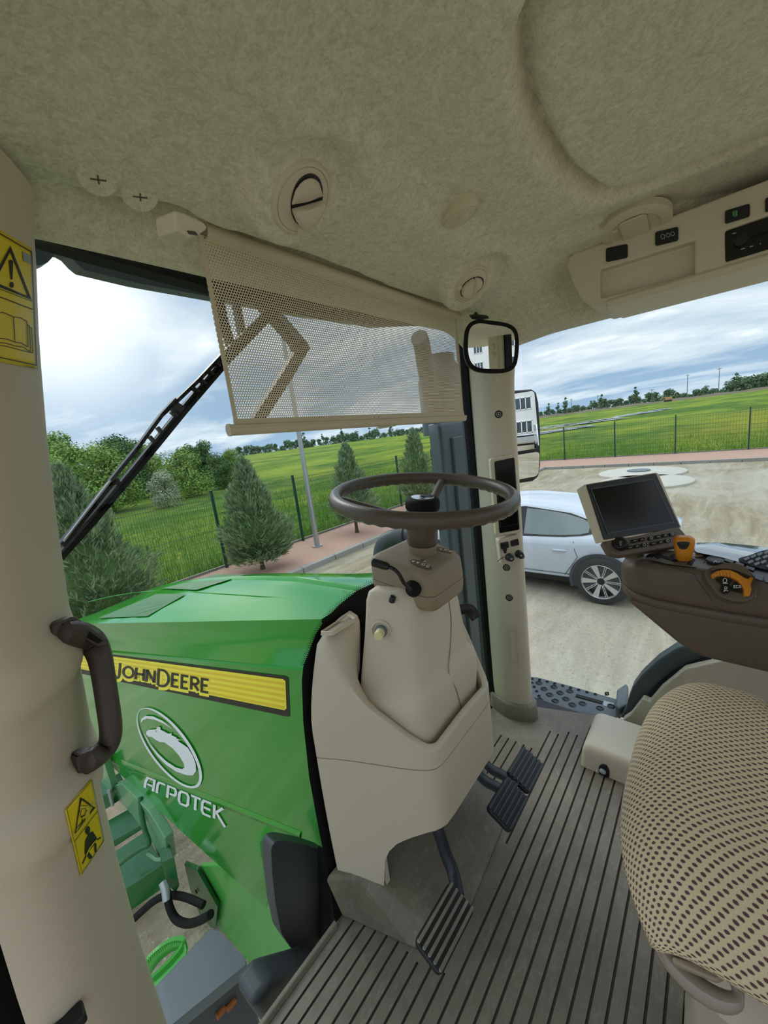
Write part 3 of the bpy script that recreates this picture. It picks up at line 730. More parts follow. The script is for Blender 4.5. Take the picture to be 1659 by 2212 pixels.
# grass blades of the nearer meadow
gb = bmesh.new(); rg = random.Random(5)
for i in range(26000):
    if i % 4: x = rg.uniform(-3, 27); y = 9.9+rg.random()**1.8*14
    else: y = rg.uniform(-6, 10); x = 26.1+rg.random()**1.6*12
    z = field_z(x, y); h = rg.uniform(.14, .42); a = rg.random()*PI; wd = rg.uniform(.008, .02); lx, ly = rg.uniform(-.12, .12), rg.uniform(-.12, .12)
    gb.faces.new([gb.verts.new(q) for q in ((x-wd*math.cos(a), y-wd*math.sin(a), z), (x+wd*math.cos(a), y+wd*math.sin(a), z), (x+lx, y+ly, z+h))])
go = finish(gb, 'grass', GRASSB, smooth=0, fixn=False); tag(go, 'tall meadow grass just beyond the fence', 'grass', kind='stuff')
# building and vans behind the tractor (they show in the mirrors)
bt = thing('warehouse_building', 'white three-storey building reflected in the mirrors', 'building', (-8, -43, GZ))
box('wall', (-8, -45, GZ+7.6), (84, 4, 12.8), CONCRETE_W, bt); box('plinth', (-8, -44.95, GZ+.7), (84.1, 4.1, .5), CONCRETE_G, bt); box('parapet', (-8, -44.9, GZ+14.1), (84.4, 4.4, .3), ALU, bt)
for fl_ in range(4):
    for k in range(15):
        x = -44.75+5.4*k; z = .3+fl_*2.5
        wf = bmesh.new()
        for dx in (-.82, -.27, .27, .82): add_box(wf, (x+dx, -42.97, z), (.09, .1, 1.3))
        for dz in (-.62, .62): add_box(wf, (x, -42.97, z+dz), (1.75, .1, .09))
        w_ = finish(wf, 'window', PVC, bt, smooth=0); box('pane', (x, -42.985, z), (1.7, .05, 1.25), BUILDGLASS, w_, smooth=0)
def van(x, y, lab):
    t = thing('van', lab, 'van', (x, y, GZ), 'white vans parked at the building')
    pr = [(0, .45), (0, 2.0), (.15, 2.25), (3.3, 2.25), (4.1, 1.35), (5.0, 1.1), (5.15, .45)]
    prism('body', [(x-.95, y+a, GZ+z) for a, z in pr], (1.9, 0, 0), VANW, t, bevel=.08)
    box('rear_window', (x, y-.01+.02, GZ+1.65), (1.4, .06, .5), BUILDGLASS, t, bevel=.02); box('windscreen', (x, y+3.72, GZ+1.83), (1.6, .06, .8), BUILDGLASS, t, M=Matrix.Translation((0, 0, 0)))
    for sx_ in (-.9, .9):
        for a in (.9, 4.1): lathe('wheel', frame((x+sx_, y+a, GZ+.34), (0, 0, 1), (1, 0, 0)), [(.34, -.1), (.34, .1), (.2, .11)], TYRE, t, 20)
        box('tail_lamp', (x+sx_*.97, y+.0, GZ+1.2), (.12, .06, .5), pm('red lamp', (150, 20, 18), .3) if 'red lamp' not in bpy.data.materials else bpy.data.materials['red lamp'], t)
van(5.4, -38.0, 'white van seen in the exterior mirror, the nearer one'); van(8.6, -39.5, 'white van seen in the exterior mirror, beside the first')
# ================================================================ THE PARKED CAR
YR, XC = .40, 6.90
ct = thing('car', 'pale silver white car parked beside the tractor', 'car', (XC, YR, GZ))
TOP = [(0, .96), (.06, 1.0), (.2, 1.06), (.45, 1.14), (.9, 1.29), (1.5, 1.42), (2.1, 1.475), (2.6, 1.47), (3.0, 1.38), (3.35, 1.22), (3.65, 1.06), (4.0, .99), (4.35, .90), (4.55, .78), (4.62, .62)]
def ci(tb, a): return float(np.interp(a, [q[0] for q in tb], [q[1] for q in tb]))
WID = [(0, .80), (.1, .87), (.4, .92), (1.2, .93), (3.4, .93), (4.2, .90), (4.5, .80), (4.62, .68)]
RW = [(0, .78), (.2, .76), (.45, .72), (.9, .67), (1.5, .64), (2.6, .63), (3.0, .66), (3.35, .70), (3.65, .78), (4.0, .82), (4.62, .6)]
BELT = [(0, .94), (.45, 1.02), (.9, .985), (1.5, .96), (3.3, .93), (3.65, .96), (4.0, .92), (4.35, .83), (4.55, .70), (4.62, .58)]
BOT = [(0, .5), (.1, .36), (.3, .28), (4.3, .26), (4.62, .42)]
def car_half(a):
    w, r, t_, b = ci(WID, a), ci(RW, a), ci(TOP, a), ci(BELT, a); bo = ci(BOT, a); t_ = max(t_, b+.012)
    return [(.0, bo), (w*.80, bo), (w*.95, bo+.07), (w*.985, (bo+b)*.45), (w, lerp(bo, b, .62)), (w*.992, lerp(bo, b, .84)), (w*.955, b-.01), (w*.94, b+.004), (lerp(w*.94, r, .5), lerp(b, t_-.055, .5)), (r, t_-.055), (r*.93, t_-.022), (r*.7, t_-.004), (0, t_)]
loops = []
for a in sorted(set([q[0] for q in TOP]+[.3, .65, 1.2, 1.8, 2.35, 2.8, 3.5, 4.2])):
    h = car_half(a)
    loops.append([(XC-s, YR+a, GZ+z) for s, z in h]+[(XC+s, YR+a, GZ+z) for s, z in reversed(h[1:-1])])
body = loft('body', loops, CARW, ct, smooth=38)
def side(a, k, off=.004):
    """point on the left side of the cabin: k 0 belt .. 1 gutter"""
    h = car_half(a); p, q = Vector(h[7]), Vector(h[9]); v = p.lerp(q, k); n_ = Vector((-(q-p).y, (q-p).x)); n_ = n_.normalized() if n_.length else Vector((1, 0)); n_ = n_ if n_.x > 0 else -n_
    v = v+n_*off; return (XC-v.x, YR+a, GZ+v.y)
def lowside(a, z, off=.003):
    h = car_half(a)[1:8]; zs = [q[1] for q in h]; ws = [q[0] for q in h]; return (XC-float(np.interp(z, zs, ws))-off, YR+a, GZ+z)
def patch(name, aks, mat, off, parent=ct, n=8):
    """strip between a lower and an upper curve on the cabin side"""
    bm = bmesh.new(); lo = [bm.verts.new(side(a, k0, off)) for a, k0, k1 in aks]; mi = [bm.verts.new(side(a, (k0+k1)/2, off)) for a, k0, k1 in aks]; hi = [bm.verts.new(side(a, k1, off)) for a, k0, k1 in aks]
    for i in range(len(aks)-1):
        for A, B in ((lo, mi), (mi, hi)):
            try: bm.faces.new((A[i], A[i+1], B[i+1], B[i]))
            except ValueError: pass
    return finish(bm, name, mat, parent)
patch('window_frame', [(.78, .42, .46), (.9, .26, .72), (1.1, .10, .90), (1.35, .03, .96), (2.0, .0, .98), (2.6, .0, .98), (3.0, .0, .97), (3.3, .0, .75), (3.55, .02, .2)], BLACK_G, .006)
patch('rear_side_window', [(1.02, .26, .72), (1.14, .15, .84), (1.38, .09, .90), (1.7, .07, .92), (1.98, .07, .92)], CARGLASS, .011)
patch('front_side_window', [(2.12, .07, .92), (2.6, .07, .92), (3.0, .07, .9), (3.28, .07, .68)], CARGLASS, .011)
tube('window_trim', [side(a, k, .013) for a, k in ((.76, .44), (.95, .79), (1.3, .965), (2.0, .985), (2.9, .985))], .007, CHROME, ct, 6)
# seams, handle, cladding
def seam(pts, r=.005): tube('door_seam', [lowside(a, z, .0005) for a, z in pts], r, CLAD, ct, 5)
seam([(1.22, .93), (1.2, .80), (1.16, .70), (1.27, .52), (1.36, .38), (1.38, .32)]); seam([(2.08, .93), (2.07, .6), (2.06, .34)]); seam([(3.2, .92), (3.2, .5), (3.15, .34)])
for a in (1.42, 2.36):
    tube('door_handle', smooth_path([lowside(a-.1, .775, -.005), lowside(a-.06, .785, .022), lowside(a+.06, .785, .022), lowside(a+.1, .775, -.005)], 4), .013, CARW, ct, 8)
bm = bmesh.new()
A_ = [bm.verts.new(lowside(a, .27, .012)) for a in np.linspace(1.3, 3.2, 9)]; B_ = [bm.verts.new(lowside(a, .40, .014)) for a in np.linspace(1.25, 3.25, 9)]
for i in range(8): bm.faces.new((A_[i], A_[i+1], B_[i+1], B_[i]))
finish(bm, 'sill_cladding', CLAD, ct)
loft('rear_lamp', [[(XC-.86+.02, YR+.03, GZ+.90), (XC-.86+.02, YR+.03, GZ+.98), (XC-.6, YR-.005, GZ+.98), (XC-.6, YR-.005, GZ+.9)], [(XC-.915, YR+.3, GZ+.93), (XC-.915, YR+.3, GZ+.96), (XC-.6, YR+.1, GZ+.96), (XC-.6, YR+.1, GZ+.93)]], bpy.data.materials['red lamp'], ct)
def wheel(a, sx):
    c = Vector((XC+sx*.80, YR+a, GZ+.355)); M = frame(c, (0, 0, 1), (sx, 0, 0)); wheelo = lathe('wheel', M, [(.24, -.11), (.335, -.115), (.353, -.08), (.355, 0), (.353, .08), (.335, .118), (.262, .126), (.256, .1), (.25, .04)], TYRE, ct, 40)
    bm = bmesh.new(); add_lathe(bm, M, [(.244, .06), (.248, .116), (.256, .128), (.264, .122)], 40, cap=False); finish(bm, 'rim_barrel', RIM, wheelo)
    lathe('rim_recess', M, [(.25, .03), (.25, .05)], RIM_D, wheelo, 30)
    bm = bmesh.new(); b2 = bmesh.new()
    for k in range(5):
        a_ = 2*PI*k/5+PI/2+.02; ca, sa = math.cos(a_), math.sin(a_)
        def P(r, tt, z): return M @ Vector((r*ca-tt*sa, r*sa+tt*ca, z))
        add_loft(bm, [[P(.05, -.018, .06), P(.05, .018, .06), P(.05, .018, .09), P(.05, -.018, .09)], [P(.25, -.042, .09), P(.25, .042, .09), P(.25, .042, .118), P(.25, -.042, .118)]])
        a_ += PI/5; ca, sa = math.cos(a_), math.sin(a_)
        for o_ in (-.012, .012):
            def Q(r, tt, z): return M @ Vector((r*ca-tt*sa, r*sa+tt*ca, z))
            add_loft(b2, [[Q(.05, o_*.7-.004, .06), Q(.05, o_*.7+.004, .06), Q(.05, o_*.7+.004, .09), Q(.05, o_*.7-.004, .09)], [Q(.25, o_-.005, .09), Q(.25, o_+.005, .09), Q(.25, o_+.005, .116), Q(.25, o_-.005, .116)]])
    finish(bm, 'spoke', RIM, wheelo); finish(b2, 'spoke_rib', RIM, wheelo)
    lathe('hub_cap', M, [(.055, .06), (.05, .095), (.03, .1), (0, .1)], RIM_D, wheelo, 20)
    for k in range(5):
        q = 2*PI*k/5+PI/2+PI/5; lathe('lug_nut', M @ Matrix.Translation((.075*math.cos(q), .075*math.sin(q), .06)), [(.012, 0), (.012, .03), (0, .031)], CHROME, wheelo, 8)
    if sx < 0:
        bm = bmesh.new()               # dark arch lining and its cladding lip
        for r0, r1, x0, x1 in ((0, .405, .93, .93), (.385, .43, .945, .95)):
            n = 28; ang = [math.radians(-18+216*k/n) for k in range(n+1)]
            A = [bm.verts.new((XC-x0-.004, YR+a+r0*math.cos(q), GZ+.355+r0*math.sin(q))) for q in ang] if r0 else None
            B = [bm.verts.new((XC-x1-.004, YR+a+r1*math.cos(q), GZ+.355+r1*math.sin(q))) for q in ang]
            if A:
                for i in range(n): bm.faces.new((A[i], A[i+1], B[i+1], B[i]))
            else: bm.faces.new(B)
        finish(bm, 'wheel_arch', CLAD, ct)
    return wheelo
for a in (.85, 3.6):
    for sx in (-1, 1):
        w_ = wheel(a, sx)
        if sx < 0: w_.location.x = -.045
box('underbody', (XC, YR+2.25, GZ+.3), (1.5, 3.6, .2), RIM_D, ct)
for sx in (-1, 1):
    box('side_mirror', (XC+sx*1.0, YR+3.15, GZ+1.0), (.2, .1, .13), CARW, ct, bevel=.03)
# ================================================================ STEERING COLUMN, WHEEL, PEDALS
def rpoly(cs, r, n=4):
    """rounded polygon in plan: the same number of points for every call with as many corners"""
    cs = [Vector((c[0], c[1])) for c in cs]; out = []; m = len(cs); rr = r if isinstance(r, (list, tuple)) else [r]*m
    for i in range(m):
        p, a, b = cs[i], cs[i-1], cs[(i+1) % m]; d1 = (a-p).normalized(); d2 = (b-p).normalized()
        k = min(rr[i], (a-p).length*.45, (b-p).length*.45)
        for j in range(n+1):
            t = j/n; out.append((p+d1*k)*(1-t)**2+p*2*t*(1-t)+(p+d2*k)*t*t)
    return out
XS = .683
col = thing('steering_column', 'beige steering column pod rising from the floor to the wheel', 'steering column', (XS, .56, 0))
# lower housing: a wall that runs left face - driver face - right face, its rim dropping towards the driver
def plan(k):                                   # k 0..1 along left half of the pod, windshield -> middle of driver face
    pts = [(.405, .648), (.415, .63), (.440, .593), (.470, .55), (.500, .507), (.524, .472), (.540, .450), (.552, .439), (.566, .433), (.60, .431), (XS, .431)]
    s = [0, .06, .2, .36, .52, .65, .73, .79, .84, .9, 1.0]
    return float(np.interp(k, s, [p[0] for p in pts])), float(np.interp(k, s, [p[1] for p in pts]))
KS = [0, .03, .06, .1, .16, .2, .26, .32, .36, .40, .46, .52, .58, .65, .69, .73, .76, .79, .82, .84, .87, .9, .95, 1.0]
RIMK = [(0, .700), (.06, .694), (.12, .680), (.2, .652), (.3, .608), (.4, .568), (.52, .532), (.65, .490), (.75, .462), (.82, .456), (.9, .462), (1, .465)]
BOTK = [(0, .125), (.2, .112), (.33, .098), (.345, .10), (.36, .175), (.42, .215), (.55, .238), (.7, .256), (.8, .262), (1, .262)]
def zi(tb, k): return float(np.interp(k, [q[0] for q in tb], [q[1] for q in tb]))
KALL = [(k, 1) for k in KS]+[(k, -1) for k in reversed(KS[:-1])]
def pod(k, sd, z, inset=0):
    x, y = plan(k); x = x+inset*.8*(1 if k < .95 else 0); y = min(.650, y+inset*.9*float(sstep(.12, .42, k)))
    x += .055*max(0, (z-.52)/.19)**1.5*(1-k)**2 - .003*math.sin(max(0, min(1, (.5-z)/.4))*PI)
    return (x if sd > 0 else 2*XS-x, y, z)
SEAMK = lambda k: .452-.038*sstep(0, .8, k)
def wall(name, f0, f1, th=.014, rim=False):
    bm = bmesh.new(); rows = []
    n = 9
    for j in range(n):
        rows.append([bm.verts.new(pod(k, s, lerp(f0(k), f1(k), j/(n-1)))) for k, s in KALL])
    if rim:
        thk = lambda k: th+.112*(1-float(sstep(.04, .46, k))); up_ = lambda k: .004+.027*(1-float(sstep(.08, .42, k)))
        for fr_, uz in ((.12, .35), (.32, .7), (.62, .95), (.92, 1.0), (1.0, .85)): rows.append([bm.verts.new(pod(k, s, f1(k)+up_(k)*uz, thk(k)*fr_)) for k, s in KALL])
        rows.append([bm.verts.new(pod(k, s, f1(k)-.055, thk(k)+.004)) for k, s in KALL])
    else:
        rows.append([bm.verts.new(pod(k, s, f1(k), th)) for k, s in KALL])
    low = [bm.verts.new(pod(k, s, f0(k)+.002, th)) for k, s in KALL]
    rows = [low]+rows
    for a, b in zip(rows, rows[1:]):
        for i in range(len(KALL)-1): bm.faces.new((a[i], a[i+1], b[i+1], b[i]))
    return finish(bm, name, BEIGE, col, smooth=60)
wall('lower_cover', lambda k: zi(BOTK, k), lambda k: SEAMK(k)-.0012)
wall('upper_cover', lambda k: SEAMK(k)+.0012, lambda k: zi(RIMK, k), rim=True)
# inside of the foot, and a black block as painted shade in the hollow
prism('foot_side', [(.468, .556, .10), (.478, .60, .10), (.478, .60, .24), (.468, .556, .22)], (.012, .0, 0), BEIGE, col)
loft('inner_shadow_block', [[(x, y, z) for x, y in ((.44, .645), (.53, .50), (.575, .46), (.79, .46), (.83, .50), (.92, .645))] for z in (.30, .405)], BLACK, col, smooth=0)
# deck to the left of the tower with its open tray
zt_ = .7265
TRQ = ((.468, .641), (.480, .616), (.540, .611), (.548, .641))
ring = lambda k, z: [(p.x, p.y, z-(.508-p.x)*.05) for p in rpoly([(lerp(a, .508, k), lerp(b, .628, k)) for a, b in TRQ], .006)]
loft('tray_lip', [ring(-.14, zt_-.006), ring(-.10, zt_+.002), ring(-.04, zt_+.003), ring(.0, zt_+.001), ring(.05, zt_-.002)], BEIGE_L, col, cap=False)
loft('tray_floor', [ring(.03, zt_-.0035), ring(.06, zt_-.003)], TAUPE, col, smooth=0)  # darker floor colour stands in for the shade of a deeper tray
# tower
def tw(z, lf, lb, rb, rf, r=.035):
    return [(p.x, p.y, z) for p in rpoly([lf, lb, rb, rf], [.02, r, r, .02], 6)]
TWL = [(.38, (.470, .628), (.566, .468), (.800, .468), (.896, .628)), (.44, (.468, .625), (.560, .461), (.806, .461), (.898, .625)), (.50, (.468, .622), (.554, .456), (.812, .456), (.898, .622)), (.535, (.474, .618), (.554, .455), (.812, .455), (.892, .618)), (.555, (.484, .614), (.558, .457), (.808, .457), (.882, .614)),
       (.566, (.500, .606), (.568, .462), (.800, .462), (.866, .606)), (.576, (.510, .602), (.572, .468), (.798, .468), (.858, .602)), (.60, (.514, .600), (.574, .471), (.797, .471), (.856, .600)), (.70, (.538, .592), (.588, .478), (.788, .478), (.838, .592)), (.77, (.552, .588), (.598, .486), (.780, .486), (.826, .588)), (.788, (.560, .585), (.604, .492), (.774, .492), (.818, .585)), (.794, (.575, .578), (.615, .502), (.764, .502), (.804, .578))]
tower = loft('tower_cover', [tw(*q) for q in TWL], BEIGE, col, smooth=60)
bpy.context.view_layer.update(); TB = bvh_of(tower)
# split line down the right side and a shoulder on the far side
def on_t(px, py, off=.0008):
    p, n_ = hit(TB, px, py); return p+n_*off if p else None
sl_ = [on_t(x, y, .0012) for x, y in ((968, 1292), (974, 1340), (972, 1400), (969, 1452), (985, 1490), (998, 1540), (1000, 1562))]
tube('parting_line', smooth_path([p for p in sl_ if p], 5), .0011, TAUPE, col, 5)
loft('far_shoulder', [[(x, y, z) for x, y in ((.80, .505), (.845, .52), (.865, .585), (.82, .60))] for z in (.56, .66, .675)], BEIGE, col, bevel=.012)
# yellow knob in its round boss
kp, kn = hit(TB, 824, 1362); M = frame(kp, (0, 0, 1), kn)
lathe('knob_boss', M, [(.024, -.004), (.0235, .002), (.021, .0035), (.0195, .001), (.0185, -.0005), (0, -.0005)], BEIGE_L, col, 32)
kb_ = lathe('tilt_knob', M, [(.0128, 0), (.0125, .007), (.0105, .008), (.0102, .022), (.0094, .025), (0, .026)], IVORY, col, 28); tag(kb_, 'pale yellow push knob')
lathe('knob_collar', M, [(.0135, 0), (.0135, .007), (.011, .0085)], GREY_B, kb_, 28)
# switch box under the wheel (taupe)
def hb(z0, k, r=.028):
    q = [(.592, .598), (.617, .448), (.770, .448), (.793, .598)]; c = Vector((.693, .525))
    return [(p.x, p.y, z0+(p.y-.52)*.24) for p in rpoly([c+(Vector(a)-c)*k for a in q], [.02, r, r, .02], 6)]
loft('switch_box_base', [hb(z, k) for z, k in ((.752, .90), (.757, .955), (.768, .985), (.786, 1.0), (.7905, 1.0))], TAUPE, col, smooth=50)
hbx = loft('switch_box', [hb(z, k) for z, k in ((.7915, .995), (.80, 1.0), (.83, .985), (.838, .96), (.843, .91), (.8445, .8))], TAUPE, col, smooth=50)
bpy.context.view_layer.update(); HBB = bvh_of(hbx)
for px, py in ((848, 1291), (897, 1308)):
    p = onY(px, py, .52); M = frame((p.x, p.y, p.z), (1, 0, 0), (-.5, -.3, .8)); lathe('cover_screw', M, [(.007, -.01), (.007, .002), (.005, .004), (.003, .001), (0, .001)], STEELD, col, 16)
# symbol plates printed on the box top
def on_hb(x, y):
    p, n_ = hit(HBB, x, y); return (p+n_*.0007) if p else onY(x, y, .5)
pl = [(885, 1212), (893, 1208), (905, 1211), (915, 1207), (920, 1210), (919, 1217), (926, 1221), (934, 1227), (932, 1231), (920, 1231), (905, 1226), (890, 1219)]
sp = marks('symbol_plate', [pl], on_hb, BROWN, col)
icon = []
for cx_, cy_ in ((893, 1213), (903, 1216)): icon += ribbon([(cx_-3, cy_), (cx_+3, cy_)], 1.4)+ribbon([(cx_-1, cy_-2), (cx_-3, cy_), (cx_-1, cy_+2)], 1.0)
icon += ribbon([(914, 1214), (920, 1211), (918, 1215)], 1.2)+ribbon([(911, 1218), (918, 1218), (917, 1222), (911, 1221)], 1.0, True)+ribbon([(921, 1222), (927, 1222), (926, 1226), (921, 1225)], 1.0, True)
def on_hb2(x, y): p = Vector(on_hb(x, y)); return p+(CAM-p).normalized()*.0006
marks('icons', icon, on_hb2, WHITE_P, sp)
pl2 = [(942, 1182), (950, 1181), (962, 1185), (975, 1188), (984, 1190), (986, 1194), (975, 1196), (962, 1194), (950, 1191), (944, 1188)]
sp2 = marks('symbol_plate', [pl2], on_hb, BROWN, col)
marks('icons', ribbon([(950, 1186), (955, 1187)], 1.2)+ribbon([(960, 1188), (964, 1189)], 1.2)+ribbon([(970, 1191), (975, 1192)], 1.2), on_hb2, WHITE_P, sp2)
# indicator stalk
b0 = onX(893, 1273, .604); lv = thing('turn_lever', 'x', 'x')
bpy.data.objects.remove(lv)
Mb = frame(b0, (0, 0, 1), (-.75, -.55, -.12))
boot_ = lathe('lever_boot', Mb, [(.017, -.02), (.017, .0), (.0145, .003), (.0155, .006), (.0125, .009), (.013, .012), (.0095, .016), (.006, .02)], RUBBER, col, 20)
lp_ = [b0+Vector((-.012, -.009, 0)), onX(872, 1258, .578), onX(862, 1240, .570), onX(850, 1229, .566), onX(838, 1224, .562)]
tube('indicator_stalk', smooth_path(lp_, 6), .0042, BLACK, boot_, 10)
tube('stalk_grip', [onX(840, 1225, .562), onX(834, 1223, .56), onX(815, 1217, .555), onX(806, 1214.5, .552), onX(804, 1214, .5515)], [.006, .0085, .009, .0085, .005], BLACK, boot_, 16)
# black lever on the far side
r0 = onX(998, 1316, .80); tube('tilt_lever', smooth_path([r0+Vector((-.04, .03, 0)), r0, onX(1014, 1316, .815), onX(1022, 1326, .82), onX(1029, 1336, .82)], 5), [.012]*10+[.0125]*6+[.012]*5, BLACK, col, 10, flat=(.7, 1.2))
box('release_hook', onX(986, 1781, .72), (.006, .006, .03), CHROME, col, bevel=.002)
# ---- the wheel
wc = at(913, 1069, .88); al, be = math.radians(8), math.radians(1.5)
wn = Vector((math.sin(be), -math.sin(al), math.cos(al))).normalized()
wh = thing('steering_wheel', 'dark brown three-spoke steering wheel on the column', 'steering wheel', wc)
WM = frame(wc, (1, 0, 0), wn); R0 = .1985; r0_ = .0148
bm = bmesh.new(); NA_, NB_ = 216, 16; loops = []
for i in range(NA_):
    a = 2*PI*i/NA_; lp2 = []
    for k in range(NB_):
        b = 2*PI*k/NB_; g_ = 1+.07*math.cos(a*45)*max(0, -math.sin(b)*.9+.1)
        R_ = R0+math.cos(b)*r0_*g_*.95; z = math.sin(b)*r0_*1.12*g_
        lp2.append(WM @ Vector((R_*math.cos(a), R_*math.sin(a), z)))
    loops.append(lp2)
V_ = [[bm.verts.new(p) for p in l] for l in loops]
for i in range(NA_):
    A, B = V_[i], V_[(i+1) % NA_]
    for k in range(NB_): bm.faces.new((A[k], A[(k+1) % NB_], B[(k+1) % NB_], B[k]))
finish(bm, 'rim', WHEELBR, wh, smooth=80)
def wheel_angle(px, py):
    p = WM.inverted() @ onP(px, py, wc, wn); return math.atan2(p.y, p.x)
for i, (px, py) in enumerate(((742, 1073), (962, 1034), (1072, 1128))):
    a = wheel_angle(px, py); ca, sa = math.cos(a), math.sin(a); loops = []
    for r, z, w_, h_ in ((.196, -.002, .0125, .008), (.17, -.008, .0105, .007), (.12, -.026, .0115, .0075), (.07, -.045, .0135, .009), (.03, -.056, .018, .012)):
        loops.append([WM @ Vector((r*ca-t_*sa, r*sa+t_*ca, z+q)) for t_, q in ((-w_, 0), (-w_*.7, h_), (w_*.7, h_), (w_, 0), (w_*.7, -h_), (-w_*.7, -h_))])
    loft('spoke', loops, WHEELBR, wh, smooth=70)
lathe('hub', WM, [(.030, -.150), (.0335, -.148), (.034, -.125), (.0345, -.118)], TAUPE, wh, 36); lathe('hub_cone', WM, [(.034, -.116), (.036, -.112), (.0365, -.085), (.039, -.062), (.043, -.045), (.036, -.034), (0, -.03)], WHEELBR, wh, 36)
cap = lathe('hub_cap', WM, [(.036, -.035), (.0395, -.03), (.040, -.018), (.0375, -.010), (.033, -.006), (.026, -.0045)], RUBBER, wh, 40)
lathe('emblem', WM, [(.027, -.008), (.0265, -.0042), (.0235, -.0036), (.0, -.003)], CHROME, cap, 36)
marks('emblem_mark', [[(-.004, -.010), (.002, -.006), (.003, .001), (.009, .004), (.004, .005), (.006, .011), (.001, .006), (-.005, .010), (-.002, .003), (-.010, .001), (-.003, -.001)]], lambda x, y: WM @ Vector((x, y, -.0026)), RUBBER, cap)
# ---- pedals
def pad(name, parent, c, ln, wd, tilt, n_, mat_, ridge, skew=0, th=.014):
    """ribbed pad: local x = length (across the cab), local y = towards the nose"""
    M = Matrix.Translation(c) @ Matrix.Rotation(skew, 4, 'Z') @ Matrix.Rotation(tilt, 4, 'X')
    base = rplate(name, M, ln, wd, .012, th, mat_, parent, z0=-th, bevel=.003)
    for i in range(n_):
        y = -wd*.5+wd*(i+.5)/n_; rplate('tread_rib', M, ln*.96, wd/n_*.5, wd/n_*.2, .006, ridge, base, z0=0, bevel=.0015, cy=y)
    return M
RIB_M = pm('worn rubber rib', (58, 62, 66), .45, .2, var=(30, .3)); RIB_C = pm('worn shiny rib', (146, 146, 134), .3, .6, var=(25, .45)); PEDB = pm('pedal rubber', (34, 36, 38), .5, var=(20, .3))
for i, (xc, lab) in enumerate(((.765, 'left pad of the paired black brake pedals, nearer to the camera'), (.888, 'right pad of the paired black brake pedals, nearer to the door'))):
    t = thing('brake_pedal', lab, 'pedal', (xc, .375, .16), 'paired brake pedals')
    M = pad('pad', t, Vector((xc, .383, .162)), .112, .070, math.radians(28), 6, PEDB, RIB_M, -.03)
    xa = xc+(.02 if i == 0 else -.06)
    tube('arm', smooth_path([(xa, .385, .155), (xa, .42, .168), (xa-.01, .46, .185), (xa-.012, .50, .24), (xa-.012, .53, .34)], 5), [.011]*21, STEELD, t, 8, flat=(1.5, .6))
t = thing('clutch_pedal', 'black clutch pedal with four worn shiny ribs', 'pedal', (.468, .39, .14))
M = pad('pad', t, Vector((.468, .392, .135)), .132, .066, math.radians(26), 5, PEDB, RIB_C, -.02)
tube('arm', smooth_path([(.53, .40, .128), (.555, .425, .14), (.562, .445, .17), (.567, .463, .22), (.572, .487, .28), (.575, .52, .38)], 5), .0125, STEELD, t, 10, flat=(1.1, .8))
# ================================================================ HANGING FROM THE HEADLINER
def plate(name, px, p0, n, th, mat, parent=None, **k):
    """rounded outline seen at the given pixels, lying on plane (p0, n), th thick away from the viewer"""
    n = Vector(n).normalized(); pts = [onP(x, y, p0, n) for x, y in px]
    d = -n if n.dot(CAM-pts[0]) > 0 else n
    return prism(name, pts, d*th, mat, parent, **k)
def soft(px, r, n=4):
    return [(p.x, p.y) for p in rpoly(px, r, n)]
def spline_closed(px, n=5):
    q = [Vector((x, y, 0)) for x, y in px]; m = len(q); out = []
    for i in range(m):
        p0, p1, p2, p3 = q[i-1], q[i], q[(i+1) % m], q[(i+2) % m]
        for k in range(n):
            t = k/n; v = .5*((2*p1)+(p2-p0)*t+(2*p0-5*p1+4*p2-p3)*t*t+(3*p1-p0-3*p2+p3)*t**3); out.append((v.x, v.y))
    return out
def shrink(px, d):
    c = Vector((sum(p[0] for p in px)/len(px), sum(p[1] for p in px)/len(px)))
    return [tuple(c+(Vector(p)-c)*(1-d/(Vector(p)-c).length)) for p in px]
# ---- roller shade
sh = thing('roller_shade', 'beige perforated roller shade half drawn over the windshield', 'sun shade', (.75, .60, 1.45))
yt, ybm = .598, .622
cTL, cTR, cBL, cBR = onY(428, 506, yt), onY(986, 690, yt), onY(506, 914, ybm), onY(1001, 893, ybm)
bm = bmesh.new(); uvl = bm.loops.layers.uv.new('uv'); NX, NY = 24, 12; grid = []
wd_ = (cBR-cBL).length; ht_ = (cTL-cBL).length
for j in range(NY+1):
    row = []
    for i in range(NX+1):
        u, v = i/NX, j/NY; p = cBL.lerp(cBR, u).lerp(cTL.lerp(cTR, u), v); p.y += .003*math.sin(u*9+v*2)*math.sin(v*PI)
        row.append((bm.verts.new(p), (u*wd_, v*ht_)))
    grid.append(row)
for j in range(NY):
    for i in range(NX):
        q = (grid[j][i], grid[j][i+1], grid[j+1][i+1], grid[j+1][i]); f = bm.faces.new([a[0] for a in q])
        for lp_, a in zip(f.loops, q): lp_[uvl].uv = a[1]
finish(bm, 'shade_cloth', SHADE, sh, smooth=80)
for name, a, b, w_ in (('side_hem', cTL, cBL, .007), ('side_hem', cTR, cBR, .009)):
    s_ = 1 if a is cTL else -1
    prism(name, [a+Vector((0, -.0008, 0)), a+Vector((w_*s_, -.0008, 0)), b+Vector((w_*s_, -.0008, 0)), b+Vector((0, -.0008, 0))], (0, .0016, 0), SHADE_S, sh, smooth=0)
loft('bottom_hem', [[(p.x, p.y-.003, p.z-.006), (p.x, p.y+.003, p.z-.006), (p.x, p.y+.002, p.z+.006), (p.x, p.y-.002, p.z+.006)] for p in (cBL+Vector((.0, 0, 0)), cBR)], SHADE_S, sh)
b0_, b1_ = onY(497, 929, ybm), onY(1004, 903, ybm)
